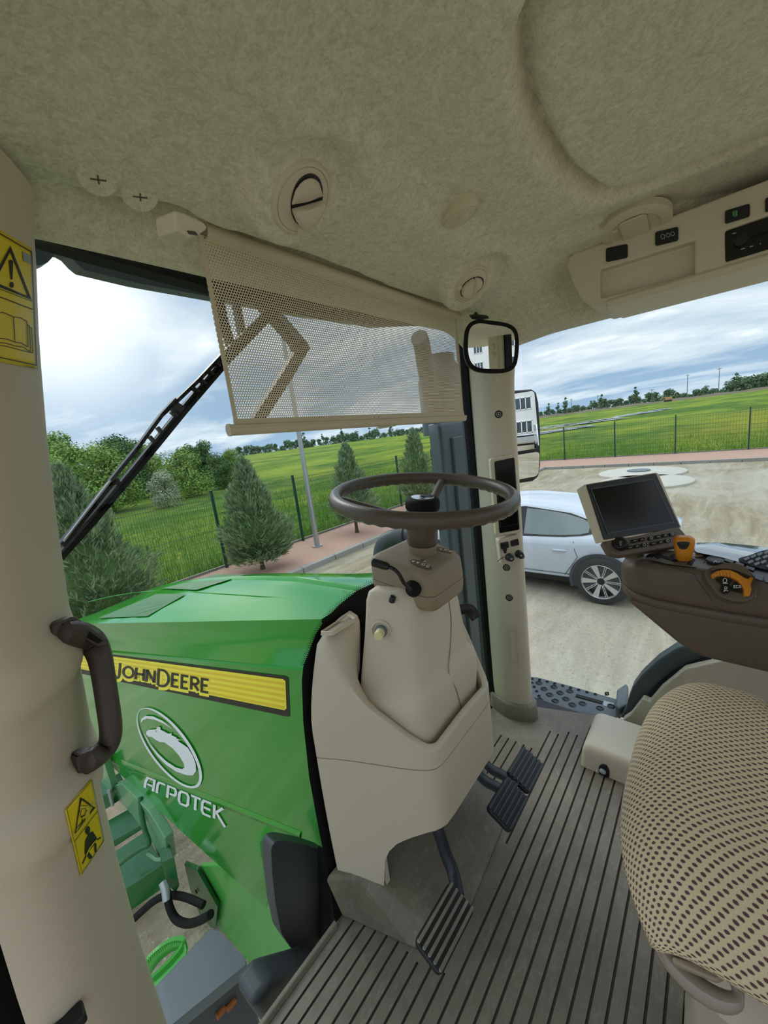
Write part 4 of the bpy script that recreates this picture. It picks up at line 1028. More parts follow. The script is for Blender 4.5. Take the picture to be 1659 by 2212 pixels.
bar = tube('bottom_bar', [b0_, b0_+Vector((.002, 0, 0)), b1_], [.009, .0098, .0098], SHADE_S, sh, 16, flat=(.75, 1.0))
tube('bar_bead', [b0_+Vector((-.001, -.006, .0052)), b1_+Vector((0, -.006, .0052))], .0026, BEIGE_L, bar, 8); tube('end_cap', [b0_+Vector((-.0035, 0, 0)), b0_+Vector((.001, 0, 0))], .0105, BEIGE_L, bar, 14, flat=(.8, 1))
plate('pull_tab', [(812, 924), (845, 908), (880, 904), (878, 909), (855, 920), (822, 926)], Vector((0, ybm-.012, 0)), (0, -1, .1), .004, BEIGE_L, sh, bevel=.001)
r0, r1 = onY(440, 499, yt+.004), onY(987, 683, yt+.004)
tube('roller_tube', [r0, r1], .0125, SHADE_S, sh, 16); tube('roller_sleeve', [r0, r0+(r1-r0)*.07], .0135, BEIGE_L, sh, 16)
tube('end_plug', [r1-(r1-r0)*.02, r1+(r1-r0)*.012], .0115, BEIGE_L, sh, 14)
plate('end_bracket', [(375, 452), (398, 459), (440, 478), (452, 492), (430, 508), (414, 516), (395, 505), (379, 497)], Vector((0, .578, 0)), (.1, -1, -.2), .03, BEIGE_L, sh, bevel=.003)
plate('bracket_slot', [(406, 498), (422, 500), (428, 508), (410, 505)], Vector((0, .5765, 0)), (.1, -1, -.2), .004, BROWN_D, sh)
# ---- round air vents
def vent(c, n, R, ang, label, off):
    t = thing('air_vent', label, 'air vent', c, 'round air vents in the headliner'); n = Vector(n).normalized()
    # local y towards the top of the picture along the vent face
    up = (_D*-1 - n*(_D*-1).dot(n)).normalized(); rt = up.cross(n); a = ang; M = frame(c, rt*math.cos(a)+up*math.sin(a), n)
    lathe('ring', M, [(R*1.0, -.03), (R*1.0, -.004), (R*.985, .001), (R*.93, .004), (R*.86, .0045), (R*.845, .003), (R*.83, .0046), (R*.70, .0052)], BEIGE, t, 48)
    ox, oy = off[0]*R, off[1]*R; oa, ob = R*.56, R*.70
    prism('opening', [M @ Vector((ox+oa*math.cos(q)*(1 if abs(math.cos(q)) < .8 else .97), oy+ob*math.sin(q), .0055)) for q in [2*PI*k/32 for k in range(32)]], n*.0004, BLACK, t, smooth=0)
    for s_ in (1, -1):
        loops = []
        for k in range(9):
            x = lerp(-.98, .98, k/8); hh = math.sqrt(max(0, 1-x*x)); z = .0085+.004*(1-x*x)
            y0 = .07*s_; y1 = .90*hh*s_ if hh > .1 else .09*s_
            if abs(y1) < abs(y0): y1 = y0+.01*s_
            zo = -.004*s_
            loops.append([M @ Vector((ox+x*oa*.93, oy+lerp(y0, y1, f)*ob-.04*ob, z+zo+.004*math.sin(f*PI))) for f in (0, .25, .5, .75, 1)]+[M @ Vector((ox+x*oa*.93, oy+lerp(y0, y1, f)*ob-.04*ob, .0065)) for f in (1, 0)])
        loft('louvre', loops, BEIGE, t, smooth=60)
    lathe('thumb_tab', M @ Matrix.Translation((ox*.3-.1*R, -R*.80, .004)), [(.0075, 0), (.007, .003), (.004, .0045), (0, .005)], BEIGE_L, t, 16)
vent(onZ(652, 430, 1.456), (.11, -.55, -.83), .0485, .22, 'large round air vent above the shade, nearer to the camera', (.1, .0))
vent(onZ(1018, 614, 1.450), (-.19, -.586, -.788), .0455, -.95, 'round air vent near the interior mirror at the far end of the shade', (.08, 0))
# third, lying flat at the overhead console
p, n_ = hit(HB, 1372, 488)
t = thing('air_vent', 'flat oval air vent half sunk above the overhead console', 'air vent', p, 'round air vents in the headliner')
M = frame(p, (0, 1, 0), (-.25, 0, -1)); bm = bmesh.new(); add_lathe(bm, M, [(.066, -.01), (.066, .004), (.060, .008), (.047, .009), (.044, .006), (0, .006)], 36); finish(bm, 'ring', BEIGE_L, t)
prism('flap', [M @ Vector((x, y, .007)) for x, y in rrect(.05, .085, .01)], M.to_3x3() @ Vector((0, 0, .005)), BEIGE_L, t, bevel=.002)
# ---- small oval lamp button
p, n_ = hit(HB, 990, 450); M = frame(p, (.35, 1, 0), (-.05, -.25, -1)) @ Matrix.Diagonal((1.35, .8, 1, 1)); t = thing('ceiling_button', 'small oval beige button on the headliner', 'ceiling button', p)
lathe('base', M @ Matrix.Translation((0,0,.011)), [(.030, -.02), (.030, .002), (.0285, .005), (.026, .0035), (.0245, .0055), (.010, .0065), (0, .0065)], BEIGE_L, t, 36); lathe('dome', M @ Matrix.Translation((-.006, .004, .017)), [(.009, 0), (.008, .003), (.004, .005), (0, .0055)], BEIGE_L, t, 20)
# ---- plugs with a cross slot
for px, py, lab in ((210, 383, 'round felt plug with cross slot, the left one by the front pillar'), (301, 421, 'round felt plug with cross slot, the one nearer the shade bracket')):
    p, n_ = hit(HB, px, py); n_ = n_ if n_.dot(CAM-p) > 0 else -n_; n_ = (n_*.4+Vector((.05, -.5, -.72))).normalized(); M = frame(p+n_*.001, (1, 0, 0), n_)
    t = thing('headliner_plug', lab, 'plug', p, 'cross-slotted plugs'); lathe('disc', M, [(.021, -.012), (.021, .0005), (.0195, .002), (0, .0025)], HEAD, t, 32)
    for a in (.25, .25+PI/2): box('slot', (0, 0, .0026), (.016 if a < 1 else .010, .0018, .0006), BROWN, t, M=M @ Matrix.Rotation(a, 4, 'Z'), smooth=0)
# dark dent beside the shade bracket is part of the headliner scoop
# ---- overhead console with trays, switches and radio
XF = 1.118
oc = thing('overhead_console', 'beige overhead console with switches and a black radio', 'overhead console', (1.2, 0, 1.43))
def yz(px, py): p = onX(px, py, XF); return p.y, p.z
TOPL = [yz(1226, 556), yz(1252, 540), yz(1659, 402)]; BOTR = [yz(1659, 577), yz(1290, 664), yz(1262, 652), yz(1236, 612), yz(1224, 575)]
zt0, zb0 = TOPL[1][1], BOTR[1][1]
outl = [yz(1224, 572), yz(1228, 556), yz(1240, 546), yz(1260, 539), (-.75, 1.497), (-.75, 1.352), yz(1292, 664), yz(1272, 660), yz(1254, 645), yz(1238, 615)]
tray = [yz(1296, 583), yz(1500, 520), yz(1500, 592), yz(1297, 644)]; rad = [yz(1566, 498), (-.35, yz(1659, 467)[1]+.003), (-.35, yz(1659, 534)[1]+.002), yz(1567, 566)]
def holed(bm, outer, holes, fx):
    es = []; rings = []
    for r in [outer]+holes:
        v = [bm.verts.new(fx(*q)) for q in r]; rings.append(v); es += [bm.edges.new((v[i], v[(i+1) % len(v)])) for i in range(len(v))]
    bmesh.ops.triangle_fill(bm, use_beauty=True, use_dissolve=False, edges=es); return rings
bm = bmesh.new(); F0 = lambda y, z: Vector((XF+(1.5-z)*.0, y, z))
rings = holed(bm, outl, [tray, rad], F0)
def back(v, d): return [bm.verts.new(q.co+Vector((d, 0, 0))) for q in v]
ob_ = back(rings[0], .2)
for i in range(len(ob_)): j = (i+1) % len(ob_); bm.faces.new((rings[0][i], rings[0][j], ob_[j], ob_[i]))
bm.faces.new(ob_)
for k, dpt in ((1, .022), (2, .012)):
    b_ = back(rings[k], dpt)
    for i in range(4): j = (i+1) % 4; bm.faces.new((rings[k][i], rings[k][j], b_[j], b_[i]))
    bm.faces.new(b_)
o_ = finish(bm, 'body', BEIGE, oc, smooth=0); bv = o_.modifiers.new('b', 'BEVEL'); bv.width = .004; bv.segments = 2; bv.limit_method = 'ANGLE'; bv.angle_limit = 1.0
loft('bottom_lip', [[(x, y, z) for x, z in ((XF-.0, zb0+.012), (XF-.006, zb0+.004), (XF, zb0-.006), (XF+.06, zb0-.012), (XF+.2, zb0-.004), (XF+.2, zb0+.01))] for y in (yz(1300, 664)[0]-.01, -.75)], BEIGE_L, oc, bevel=.003)
def sw(name, px, mat=BLACK, th=.006, parent=oc, off=.004):
    return prism(name, [onX(x, y, XF-off) for x, y in px], (th, 0, 0), mat, parent, bevel=.0012)
def rq(cx, cy, w, h, sk, r=5):       # skewed rounded quad in picture pixels
    return soft([(cx-w/2, cy+h/2+sk), (cx+w/2, cy+h/2-sk), (cx+w/2, cy-h/2-sk), (cx-w/2, cy-h/2+sk)], r)
sw('blank_switch', rq(1332, 546, 47, 30, 5)); s1 = sw('work_light_switch', rq(1440, 510, 50, 30, 6)); s2 = sw('beacon_switch', rq(1593, 461, 54, 28, 8)); sw('end_switch', rq(1682, 434, 58, 30, 9))
fo_ = lambda x, y: onX(x, y, XF-.0046)
marks('icons', ribbon(ell(1432, 511, 4, 5), 1.3, True)+ribbon(ell(1443, 508, 4, 4), 1.3, True)+ribbon(ell(1453, 505, 4, 4), 1.3, True), fo_, ALU, s1)
LED = pm('green lamp print', (110, 190, 120), .4)
marks('icons', ribbon([(1583, 458), (1592, 455), (1592, 465), (1588, 468), (1584, 466)], 1.3, True)+ribbon([(1586, 460), (1590, 459), (1590, 464), (1586, 464)], 1.2, True), fo_, LED, s2)
rb = sw('radio', [(1567, 500), (1764, 434), (1764, 505), (1568, 564)], BLACK_G, .012, oc, -.004)
fr_ = lambda x, y: onX(x, y, XF+.0034)
lathe('volume_knob', frame(onX(1600, 521, XF+.004), (0, 1, 0), (-1, 0, 0)), [(.011, 0), (.010, .009), (0, .0095)], BLACK, rb, 24)
marks('print', ribbon([(1582, 505), (1590, 503)], 2)+ribbon([(1600, 539), (1609, 536)], 2)+ribbon([(1620, 533), (1627, 531)], 2)+ribbon([(1641, 527), (1644, 526)], 2), fr_, ALU, rb)
prism('tape_slot', [onX(x, y, XF+.0036) for x, y in ((1622, 510), (1764, 463), (1764, 470), (1622, 517))], (.002, 0, 0), RUBBER, rb)
# ---- interior mirror
mc = at(1061, 749, 1.0); mn = Vector((-.80, -.595, -.055)).normalized()
im = thing('rear_view_mirror', 'small square interior mirror with black rounded frame', 'mirror', mc)
mo = spline_closed([(1028, 691), (1065, 693), (1098, 699), (1116, 713), (1121, 740), (1119, 772), (1113, 792), (1098, 803), (1068, 806), (1034, 803), (1014, 792), (1004, 770), (1002, 740), (1008, 706)])
plate('housing', mo, mc, mn, .022, BLACK, im, bevel=.006); plate('mirror_glass', shrink(mo, 9), mc+mn*.0008, mn, .002, MIRROR, im, smooth=0)
bm = bmesh.new()
A = [bm.verts.new(onP(x, y, mc+mn*.0025, mn)) for x, y in mo]; B = [bm.verts.new(onP(x, y, mc+mn*.003, mn)) for x, y in shrink(mo, 8)]; B2 = [bm.verts.new(onP(x, y, mc-mn*.001, mn)) for x, y in shrink(mo, 10)]; A2 = [bm.verts.new(onP(x, y, mc-mn*.008, mn)) for x, y in mo]
for P_, Q_ in ((A2, A), (A, B), (B, B2)):
    for i in range(len(P_)): j = (i+1) % len(P_); bm.faces.new((P_[i], P_[j], Q_[j], Q_[i]))
finish(bm, 'rubber_rim', RUBBER, im, smooth=60)
tube('mirror_arm', [mc-mn*.02, mc-mn*.035+Vector((0, .01, .05)), onZ(1042, 686, 1.425)+Vector((.02, .03, .02))], .006, BLACK, im, 8)
plate('arm_foot', [(1016, 684), (1030, 681), (1055, 684), (1058, 688), (1040, 692), (1020, 690)], at(1040, 686, 1.05), (-.5, -.6, -.6), .012, BLACK, im, bevel=.002)
# rear left pillar of the cab (seen in the mirror)
rpz = loft('trim_6', [[(-.085, -.84, z), (.0, -.86, z), (.012, -.80, z), (.0, -.76, z), (-.085, -.76, z)] for z in (0, 1.5)], BEIGE, bevel=.012); tag(rpz, 'beige rear left pillar seen in the interior mirror', 'pillar', kind='structure')
for z in (1.42, 1.37): lathe('pillar_plug', frame((-.04, -.758, z), (0, 0, 1), (.2, 1, 0)), [(.012, -.004), (.016, .003), (.01, .006), (0, .007)], BEIGE_L, rpz, 20)
prism('rear_seal', [(.014, -.80, 0), (.024, -.80, 0), (.024, -.80, 1.5), (.014, -.80, 1.5)], (0, -.06, 0), RUBBER, rpz)
# ---- exterior mirror
xc_ = at(1132, 945, 1.87); xn = Vector((-.55, -.835, .0)).normalized()
xm = thing('exterior_mirror', 'tall black two-pane exterior mirror outside the right pillar', 'mirror', xc_)
xo = [(1072, 852), (1110, 843), (1150, 840), (1160, 846), (1165, 870), (1169, 930), (1169, 1005), (1165, 1030), (1152, 1040), (1110, 1046), (1075, 1048)]
plate('housing', xo, xc_, xn, .07, BLACK, xm, bevel=.012)
plate('upper_glass', soft([(1076, 856), (1154, 844), (1165, 968), (1078, 981)], 8), xc_+xn*.002, xn, .003, MIRROR, xm, smooth=0); plate('lower_glass', soft([(1078, 989), (1166, 975), (1163, 1028), (1080, 1043)], 10), onP(1122, 1008, xc_+xn*.010, xn), (-.55, -.82, -.10), .003, MIRROR, xm, smooth=0)
tube('mirror_stay', [at(1085, 850, 1.9)+Vector((0, .06, 0)), at(1080, 760, 1.9)+Vector((0, .08, 0)), Vector((1.5, .80, 1.5)), Vector((1.3, .80, 1.53))], .018, BLACK, xm, 8)
# ---- right door: glass, seals, lower frame
w2 = raw('window_2', [(1.335, .50, .02), (1.60, -.95, .02), (1.60, -.95, 1.42), (1.335, .50, 1.42)], [(0, 1, 2, 3)], GLASS, smooth=0); tag(w2, 'clear side window of the right door', 'window', kind='structure')
tp = [(1122, 706), (1200, 690), (1285, 670), (1285, 680), (1200, 701), (1118, 716)]
o_ = prism('trim_7', [onX(x, y, 1.33+.0) for x, y in tp]+[], (.02, .0, 0), RUBBER); tag(o_, 'black seal along the top of the right door window', 'seal', kind='structure')
# ---- pillar fittings: tall display, socket block, screws
dn = Vector((-.70, -.70, .03)).normalized(); dp = onX(1090, 1070, 1.222)
pdp = thing('pillar_display', 'tall narrow black display on the right pillar behind the wheel', 'display', dp)
plate('frame', soft([(1059, 991), (1113, 981), (1127, 1150), (1072, 1159)], 6), dp, dn, .022, BEIGE_L, pdp, bevel=.003)
sc_ = plate('screen', soft([(1068, 997), (1111, 988), (1122, 1144), (1079, 1152)], 4), dp+dn*.0012, dn, .002, SCREEN, pdp, smooth=0)
marks('panel_seam', ribbon([(1071, 1012), (1110, 1003), (1119, 1132), (1081, 1139)], 1.2, True), lambda x, y: onP(x, y, dp+dn*.0016, dn), BLACK, sc_)
sb = thing('socket_block', 'beige block with black power sockets under the tall display', 'socket block', onX(1100, 1190, 1.225)); bp = onX(1105, 1185, 1.226)
plate('block', soft([(1076, 1166), (1121, 1154), (1124, 1212), (1083, 1221)], 5), bp, dn, .03, BEIGE, sb, bevel=.004)
plate('usb_cover', soft([(1081, 1174), (1098, 1170), (1100, 1183), (1083, 1187)], 2), bp+dn*.004, dn, .005, BLACK, sb, bevel=.0008); plate('usb_cover', soft([(1103, 1169), (1120, 1164), (1122, 1177), (1105, 1181)], 2), bp+dn*.004, dn, .005, BLACK, sb, bevel=.0008)
for px, py, m_ in ((1099, 1203, STEELD), (1120, 1196, BLACK)):
    c = onP(px, py, bp, dn); M = frame(c, (0, 0, 1), dn+Vector((0, 0, -.1))); s_ = lathe('power_socket', M, [(.0135, 0), (.0135, .008), (.0115, .010), (.0105, .022), (.006, .023), (0, .023)], m_, sb, 20)
    marks('socket_mark', [ell(0, 0, .0035, .0045, 0, 12)], lambda x, y, M=M: M @ Vector((x, y, .0236)), ALU, s_)
plate('cap_strap', soft([(1084, 1180), (1096, 1178), (1094, 1195), (1090, 1196)], 2), bp+dn*.010, dn, .004, BLACK, sb)
tube('strap_loop', smooth_path([onP(1088, 1204, bp+dn*.006, dn), onP(1080, 1208, bp+dn*.010, dn), onP(1075, 1213, bp+dn*.012, dn)], 4), .0012, BLACK, sb, 6); tube('strap_loop', smooth_path([onP(1122, 1207, bp+dn*.01, dn), onP(1131, 1206, bp+dn*.014, dn), onP(1133, 1201, bp+dn*.014, dn)], 4), .0012, BLACK, sb, 6)
for px, py, lab in ((1077, 895, 'black recessed pillar screw above the tall display'), (1094, 1226, 'black recessed pillar screw just under the sockets'), (1100, 1291, 'black recessed pillar screw halfway down the pillar')):
    p, n_ = hit(RPB, px, py); M = frame(p, (0, 0, 1), n_); o_ = lathe('pillar_screw', M, [(.0125, -.004), (.0125, .0012), (.0095, .0016), (.007, -.0005), (.005, .0006), (.0025, .0008), (.0022, -.002), (0, -.002)], BLACK, None, 24); tag(o_, lab, 'screw', 'black screws on the right pillar')
p, n_ = hit(RPB, 1083, 815); o_ = lathe('pillar_plug', frame(p, (0, 0, 1), n_), [(.019, -.004), (.019, .002), (.015, .005), (.006, .0065), (0, .0066)], BEIGE_L, None, 28); tag(o_, 'round beige cap on the right pillar under the interior mirror', 'plug')
def on_rp(x, y): p, n_ = hit(RPB, x, y); return p+n_*.001
bm = bmesh.new(); add_tube(bm, [on_rp(*q) for q in soft([(1095, 1346), (1116, 1345), (1122, 1440), (1101, 1442)], 3)], .0013, 6, closed=True); add_tube(bm, [on_rp(*q) for q in soft([(1100, 1358), (1112, 1357), (1117, 1430), (1105, 1431)], 2)], .001, 6, closed=True)
finish(bm, 'cover_frame', BEIGE_L, rp)
box('cover_latch', on_rp(1106, 1363), (.004, .006, .012), BEIGE_L, rp, bevel=.001)
# ================================================================ HOOD AND FRONT FRAME
HD1 = ray(-160, 1370).normalized()              # where the decal band runs to
HA = onY(640, 1442, .79); HV = Vector((.05, 0, -1)).normalized(); HN = HD1.cross(HV).normalized()
if HN.dot(CAM-HA) < 0: HN = -HN
def hs(px, py, off=0): return onP(px, py, HA, HN)+HN*off
hd = thing('tractor_hood', 'long glossy green tractor hood with yellow lettered band', 'hood', (XS, 1.6, .2))
def hline(y, z0, sl, x0, sx): return Vector((x0+sx*(y-.75), y, z0+sl*(y-.75)))
e2 = lambda y: HA+HD1*((y-HA.y)/HD1.y)
YS = [.70, .85, 1.0, 1.2, 1.45, 1.7, 1.95, 2.2, 2.45, 2.7, 2.9, 3.05]
def crest(y):                                   # crease between bevel and top
    a = onY(664, 1338, .75); b = at(200, 1347, 1.93); p = a.lerp(b, (y-a.y)/(b.y-a.y)); p.z -= .02*max(0, y-2.2)**2; return p
def topc(y):
    z = float(np.interp(y, [.7, .8, 1.06, 1.48, 1.9, 2.3, 2.7, 3.05], [.722, .718, .705, .640, .560, .470, .355, .235])); return z
loops = []
for y in YS:
    p2 = e2(y); p1 = crest(y); zc = topc(y); w1 = XS-p1.x
    pts = [p2, p2.lerp(p1, .33)+Vector((.006, 0, .004)), p2.lerp(p1, .66)+Vector((.006, 0, .006)), p1]
    for k in (.25, .5, .75, .93): pts.append(Vector((lerp(p1.x, XS, k), y, lerp(p1.z, zc, math.sin(k*PI/2)))))
    pts.append(Vector((lerp(p1.x, XS, .965), y, zc+.006))); pts.append(Vector((XS, y, zc+.010)))
    pts += [Vector((2*XS-q.x, q.y, q.z)) for q in reversed(pts[:-1])]
    loops.append(pts)
loft('top_cover', loops, GREEN, hd, cap=False, closed=False, smooth=26)
# side panel, as the plane the decals sit on, and its mirror image
side_px = [(640, 1442), (165, 1400), (40, 1386), (40, 1500), (150, 1575), (222, 1632), (300, 1704), (400, 1796), (500, 1886), (560, 1938), (578, 1956), (582, 1940), (572, 1860), (566, 1815), (585, 1795), (640, 1802), (705, 1830), (720, 1830), (690, 1442)]
sp_ = [hs(x, y) for x, y in side_px]
sp_[0] = e2(.70)
bm = bmesh.new()
for mir in (1, -1):
    v = [bm.verts.new(q if mir > 0 else Vector((2*XS-q.x, q.y, q.z))) for q in sp_[:-1]]
    bm.faces.new(v)
bmesh.ops.triangulate(bm, faces=bm.faces[:])
so_ = finish(bm, 'side_panel', GREEN, hd, smooth=0); sd = so_.modifiers.new('t', 'SOLIDIFY'); sd.thickness = .02; sd.offset = 0
# swage line along the side, below the emblem
bm = bmesh.new(); rows = []
for t_ in np.linspace(0, 1, 14):
    px, py = lerp(228, 655, t_), lerp(1632, 1798, t_)
    a = hs(px, py-9, .0105); b = hs(px, py-2, .0165); c = hs(px, py+8, .0105); rows.append([a, b, c])
add_loft(bm, rows, cap=False, closed=False); finish(bm, 'swage_line', GREEN, hd, smooth=30)
# the yellow band
def hq(px, py, off): return hs(px, py, off)
blk = soft([(40, 1381), (600, 1449), (628, 1454), (633, 1543), (600, 1538), (40, 1434)], 4)
marks('band_border', [[(40, 1384), (158, 1401), (625, 1455), (630, 1459), (633, 1541), (628, 1542), (165, 1450), (40, 1425)]], lambda x, y: hs(x, y, .0112), INK, hd)
bandy = [(40, 1386), (160, 1404), (618, 1461), (624, 1465), (626, 1524), (622, 1528), (165, 1440), (40, 1416)]
band = marks('yellow_band', [bandy], lambda x, y: hs(x, y, .0118), DECAL_Y, hd)
strp = []
for k in range(5):
    f = (k+.55)/5.2
    def e_(x, f): yt_ = lerp(1404, 1461, (x-160)/458); yb_ = lerp(1440, 1528, (x-165)/457); return lerp(yt_, yb_, f)
    strp.append([(40, e_(40, f)), (622, e_(622, f)), (622, e_(622, f+.085)), (40, e_(40, f+.085))])
marks('amber_stripe', strp, lambda x, y: hs(x, y, .0121), DECAL_Y2, band)
# lettering on the band, drawn with strokes in a unit box then laid on its quad
def quadfn(tl, tr, br, bl, off):
    def fn(u, v):                               # u 0..1 along, v 0..1 upwards
        x = lerp(lerp(bl[0], br[0], u), lerp(tl[0], tr[0], u), v); y = lerp(lerp(bl[1], br[1], u), lerp(tl[1], tr[1], u), v); return hs(x, y, off)
    return fn
def arc(cx, cy, a, b, t0, t1, n=14): return [(cx+a*math.cos(math.radians(lerp(t0, t1, k/n))), cy+b*math.sin(math.radians(lerp(t0, t1, k/n)))) for k in range(n+1)]
GL = {'J': [([(.55, 1.0), (.55, .22)]+arc(.30, .20, .25, .20, 0, -170), 0)], 'O': [(arc(.5, .5, .46, .46, 0, 360, 26), 1)], 'H': [([(.1, 0), (.1, 1)], 0), ([(.9, 0), (.9, 1)], 0), ([(.1, .5), (.9, .5)], 0)],
      'N': [([(.1, 0), (.1, 1)], 0), ([(.1, .97), (.9, .03)], 0), ([(.9, 0), (.9, 1)], 0)], 'D': [([(.12, 0), (.12, 1), (.42, 1)]+arc(.42, .5, .5, .5, 90, -90)[1:-1]+[(.42, 0), (.12, 0)], 0)], 'E': [([(.9, 1), (.14, 1), (.14, 0), (.9, 0)], 0), ([(.14, .52), (.78, .52)], 0)],
      'R': [([(.12, 0), (.12, 1), (.5, 1)]+arc(.52, .74, .36, .26, 90, -90)[1:-1]+[(.5, .48), (.12, .48)], 0), ([(.45, .48), (.92, 0)], 0)]}
word = [('J', .000, .088, 0, 1.02, 1), ('O', .085, .112, .12, .76, 0), ('H', .212, .10, .12, .78, 0), ('N', .325, .10, .12, .78, 0), ('D', .44, .135, .0, 1.02, 1), ('E', .59, .088, .12, .78, 0), ('E', .69, .088, .12, .78, 0), ('R', .79, .095, .12, .78, 0), ('E', .90, .092, .12, .78, 0)]
def letters(wd, w, asp=5.2):
    out = []
    for ch, u0, du, v0, dv, big in wd:
        for pts, cl in GL[ch]:
            q = [(u0+x*du, v0+y*dv) for x, y in pts]
            for s_ in ribbon([(x*asp, y) for x, y in q], w): out.append([(p.x/asp, p.y) for p in s_])
    return out
Q = ((256, 1428), (462, 1461), (461, 1496), (253, 1460))
marks('letter_outline', letters(word, .34), lambda u, v: quadfn(*Q, .0124)(u+.006, v-.10), DECAL_Y, band)
marks('lettering', letters(word, .15), quadfn(*Q, .0128), INK, band)
# horse emblem and the name below it
K = 580/1659.0
def em(p): return (120+p[0]*K, 1340+p[1]*K)
emb = []
def ring2(o, i):
    n = len(o); return [[em(o[k]), em(o[(k+1) % n]), em(i[(k+1) % n]), em(i[k])] for k in range(n)]
ao = math.radians(53)
emb += ring2(ell(722, 775, 296, 122, ao, 56), ell(716, 771, 286, 107, ao, 56))
def pl_(P): return [em(p) for p in P]
horse = [(578, 690), (582, 672), (595, 664), (640, 660), (652, 644), (668, 647), (668, 662), (690, 672), (716, 686), (738, 684), (735, 694), (762, 706), (772, 712), (762, 713), (795, 726), (772, 728), (810, 752), (838, 772)]
neck = [(838, 772), (868, 820), (886, 870), (889, 915), (868, 942), (825, 941), (765, 920), (700, 878), (650, 828), (610, 775), (580, 722), (566, 690)]
back_ = [(578, 706), (602, 752), (650, 808), (702, 856), (760, 893), (800, 904), (816, 894), (812, 868), (782, 820), (742, 775), (692, 740), (660, 737), (632, 722), (612, 706), (592, 706), (582, 698)]
emb.append(pl_(horse+neck[:1]+[(782, 760), (716, 716), (692, 740), (660, 737), (632, 722), (612, 706), (592, 706)]))
emb.append(pl_([(838, 772), (868, 820), (886, 870), (889, 915), (868, 942), (830, 941), (816, 894), (812, 868), (782, 820), (742, 775), (692, 740), (716, 716), (782, 760)]))
emb.append(pl_([(830, 941), (765, 920), (700, 878), (650, 828), (610, 775), (580, 722), (562, 684), (578, 706), (602, 752), (650, 808), (702, 856), (760, 893), (800, 904), (816, 894)]))
emb.append(pl_([(545, 622), (550, 596), (575, 577), (622, 580), (680, 606), (744, 660), (690, 625), (630, 600), (586, 594), (560, 604)]))
eo = marks('horse_emblem', emb, lambda x, y: hs(x, y, .0145), WHITE_D, hd); tag(eo, 'white horse head emblem in an oval ring')
marks('horse_eye', [pl_([(636, 668), (648, 670), (646, 676), (638, 674)])], lambda x, y: hs(x, y, .0152), GREEN, eo)
CYR = {'А': [([(.05, 0), (.05, .62), (.22, 1), (.95, 1), (.95, .0)], 0), ([(.25, .42), (.95, .42)], 0)], 'Г': [([(.1, 0), (.1, .8), (.28, 1), (1.0, 1)], 0)], 'Р': [([(.1, 0), (.1, 1), (.8, 1), (.95, .82), (.95, .58), (.8, .42), (.3, .42)], 0)],
       'О': [([(.25, 0), (.08, .2), (.08, .8), (.25, 1), (.78, 1), (.95, .8), (.95, .2), (.78, 0), (.25, 0), (.16, .1)], 0)], 'Т': [([(-.02, 1), (1.02, 1)], 0), ([(.5, 1), (.5, 0)], 0)], 'Е': [([(1.0, 1), (.25, 1), (.08, .8), (.08, .2), (.25, 0), (1.0, 0)], 0), ([(.25, .5), (.95, .5)], 0)], 'К': [([(.1, 0), (.1, 1)], 0), ([(.98, 1), (.3, .5), (1.25, -.28)], 0)]}
GL.update(CYR); nm = []
for i, (ch, u0, du) in enumerate((('А', .0, .115), ('Г', .145, .10), ('Р', .275, .115), ('О', .42, .13), ('Т', .575, .12), ('Е', .71, .12), ('К', .86, .12))): nm.append((ch, u0, du, 0, 1, 0))
Q2 = ((321, 1674), (492, 1741), (491, 1771), (317, 1697))
marks('name_lettering', letters(nm, .17), quadfn(*Q2, .0145), WHITE_D, hd)
# darker, duller green patches on the top and thin lines
def on_top(px, py, off=.004):
    # the hood top is nearly a ruled shell: find it by stepping along the sight line
    r = ray(px, py); lo = None
    for i in range(400):
        d = .7+i*.008; p = CAM+r*d
        if p.y < .70 or p.y > 3.04: continue
        p1 = crest(p.y)
        if p.x < p1.x: continue
        k = min(1, abs(p.x-p1.x)/max(1e-6, XS-p1.x)); k = k if k <= 1 else 2-k
        if p.x > XS: k = max(0, (2*XS-p1.x-p.x)/(XS-p1.x))
        if p.z < lerp(p1.z, topc(p.y), math.sin(k*PI/2))+off: return p
    return CAM+r*2
for TL_, TR_, BR_, BL_ in (((338, 1283), (402, 1283), (318, 1331), (212, 1335)), ((470, 1240), (530, 1241), (425, 1274), (350, 1271))):
    bm = bmesh.new(); g_ = []; n = 10
    for j in range(n+1):
        g_.append([bm.verts.new(on_top(*(Vector(BL_).lerp(Vector(BR_), i/n).lerp(Vector(TL_).lerp(Vector(TR_), i/n), j/n)))) for i in range(n+1)])
    for j in range(n):
        for i in range(n): bm.faces.new((g_[j][i], g_[j][i+1], g_[j+1][i+1], g_[j+1][i]))
    finish(bm, 'dull_patch', GREEN_T, hd, smooth=0)
# lower cowl panels, black guards and the frame below the hood (bright green shield by the cab)
cw = thing('cowl_shield', 'light green inner shield below the hood near the cab', 'cowl', (.55, 1.2, -.5))
prism('shield', [onP(x, y, hs(600, 1955)+Vector((.03, 0, 0)), HN) for x, y in ((430, 1870), (470, 1870), (560, 1925), (620, 1970), (650, 2120), (570, 2170), (520, 2110), (470, 2010), (440, 1960))], (.03, 0, 0), GREEN_L, cw, bevel=.008)
prism('flange', [onP(x, y, hs(600, 1955)+Vector((.0, 0, 0)), HN) for x, y in ((398, 1868), (425, 1880), (470, 1960), (465, 2005), (440, 2000), (410, 1920))], (.02, .02, 0), GREEN_D, cw, bevel=.004)
for px, py in ((425, 1925), (432, 1960), (438, 1985)): lathe('flange_bolt', frame(onP(px, py, hs(600, 1955)-Vector((.004, 0, 0)), HN), (0, 0, 1), HN), [(.011, 0), (.011, .006), (0, .007)], RUBBER, cw, 8)
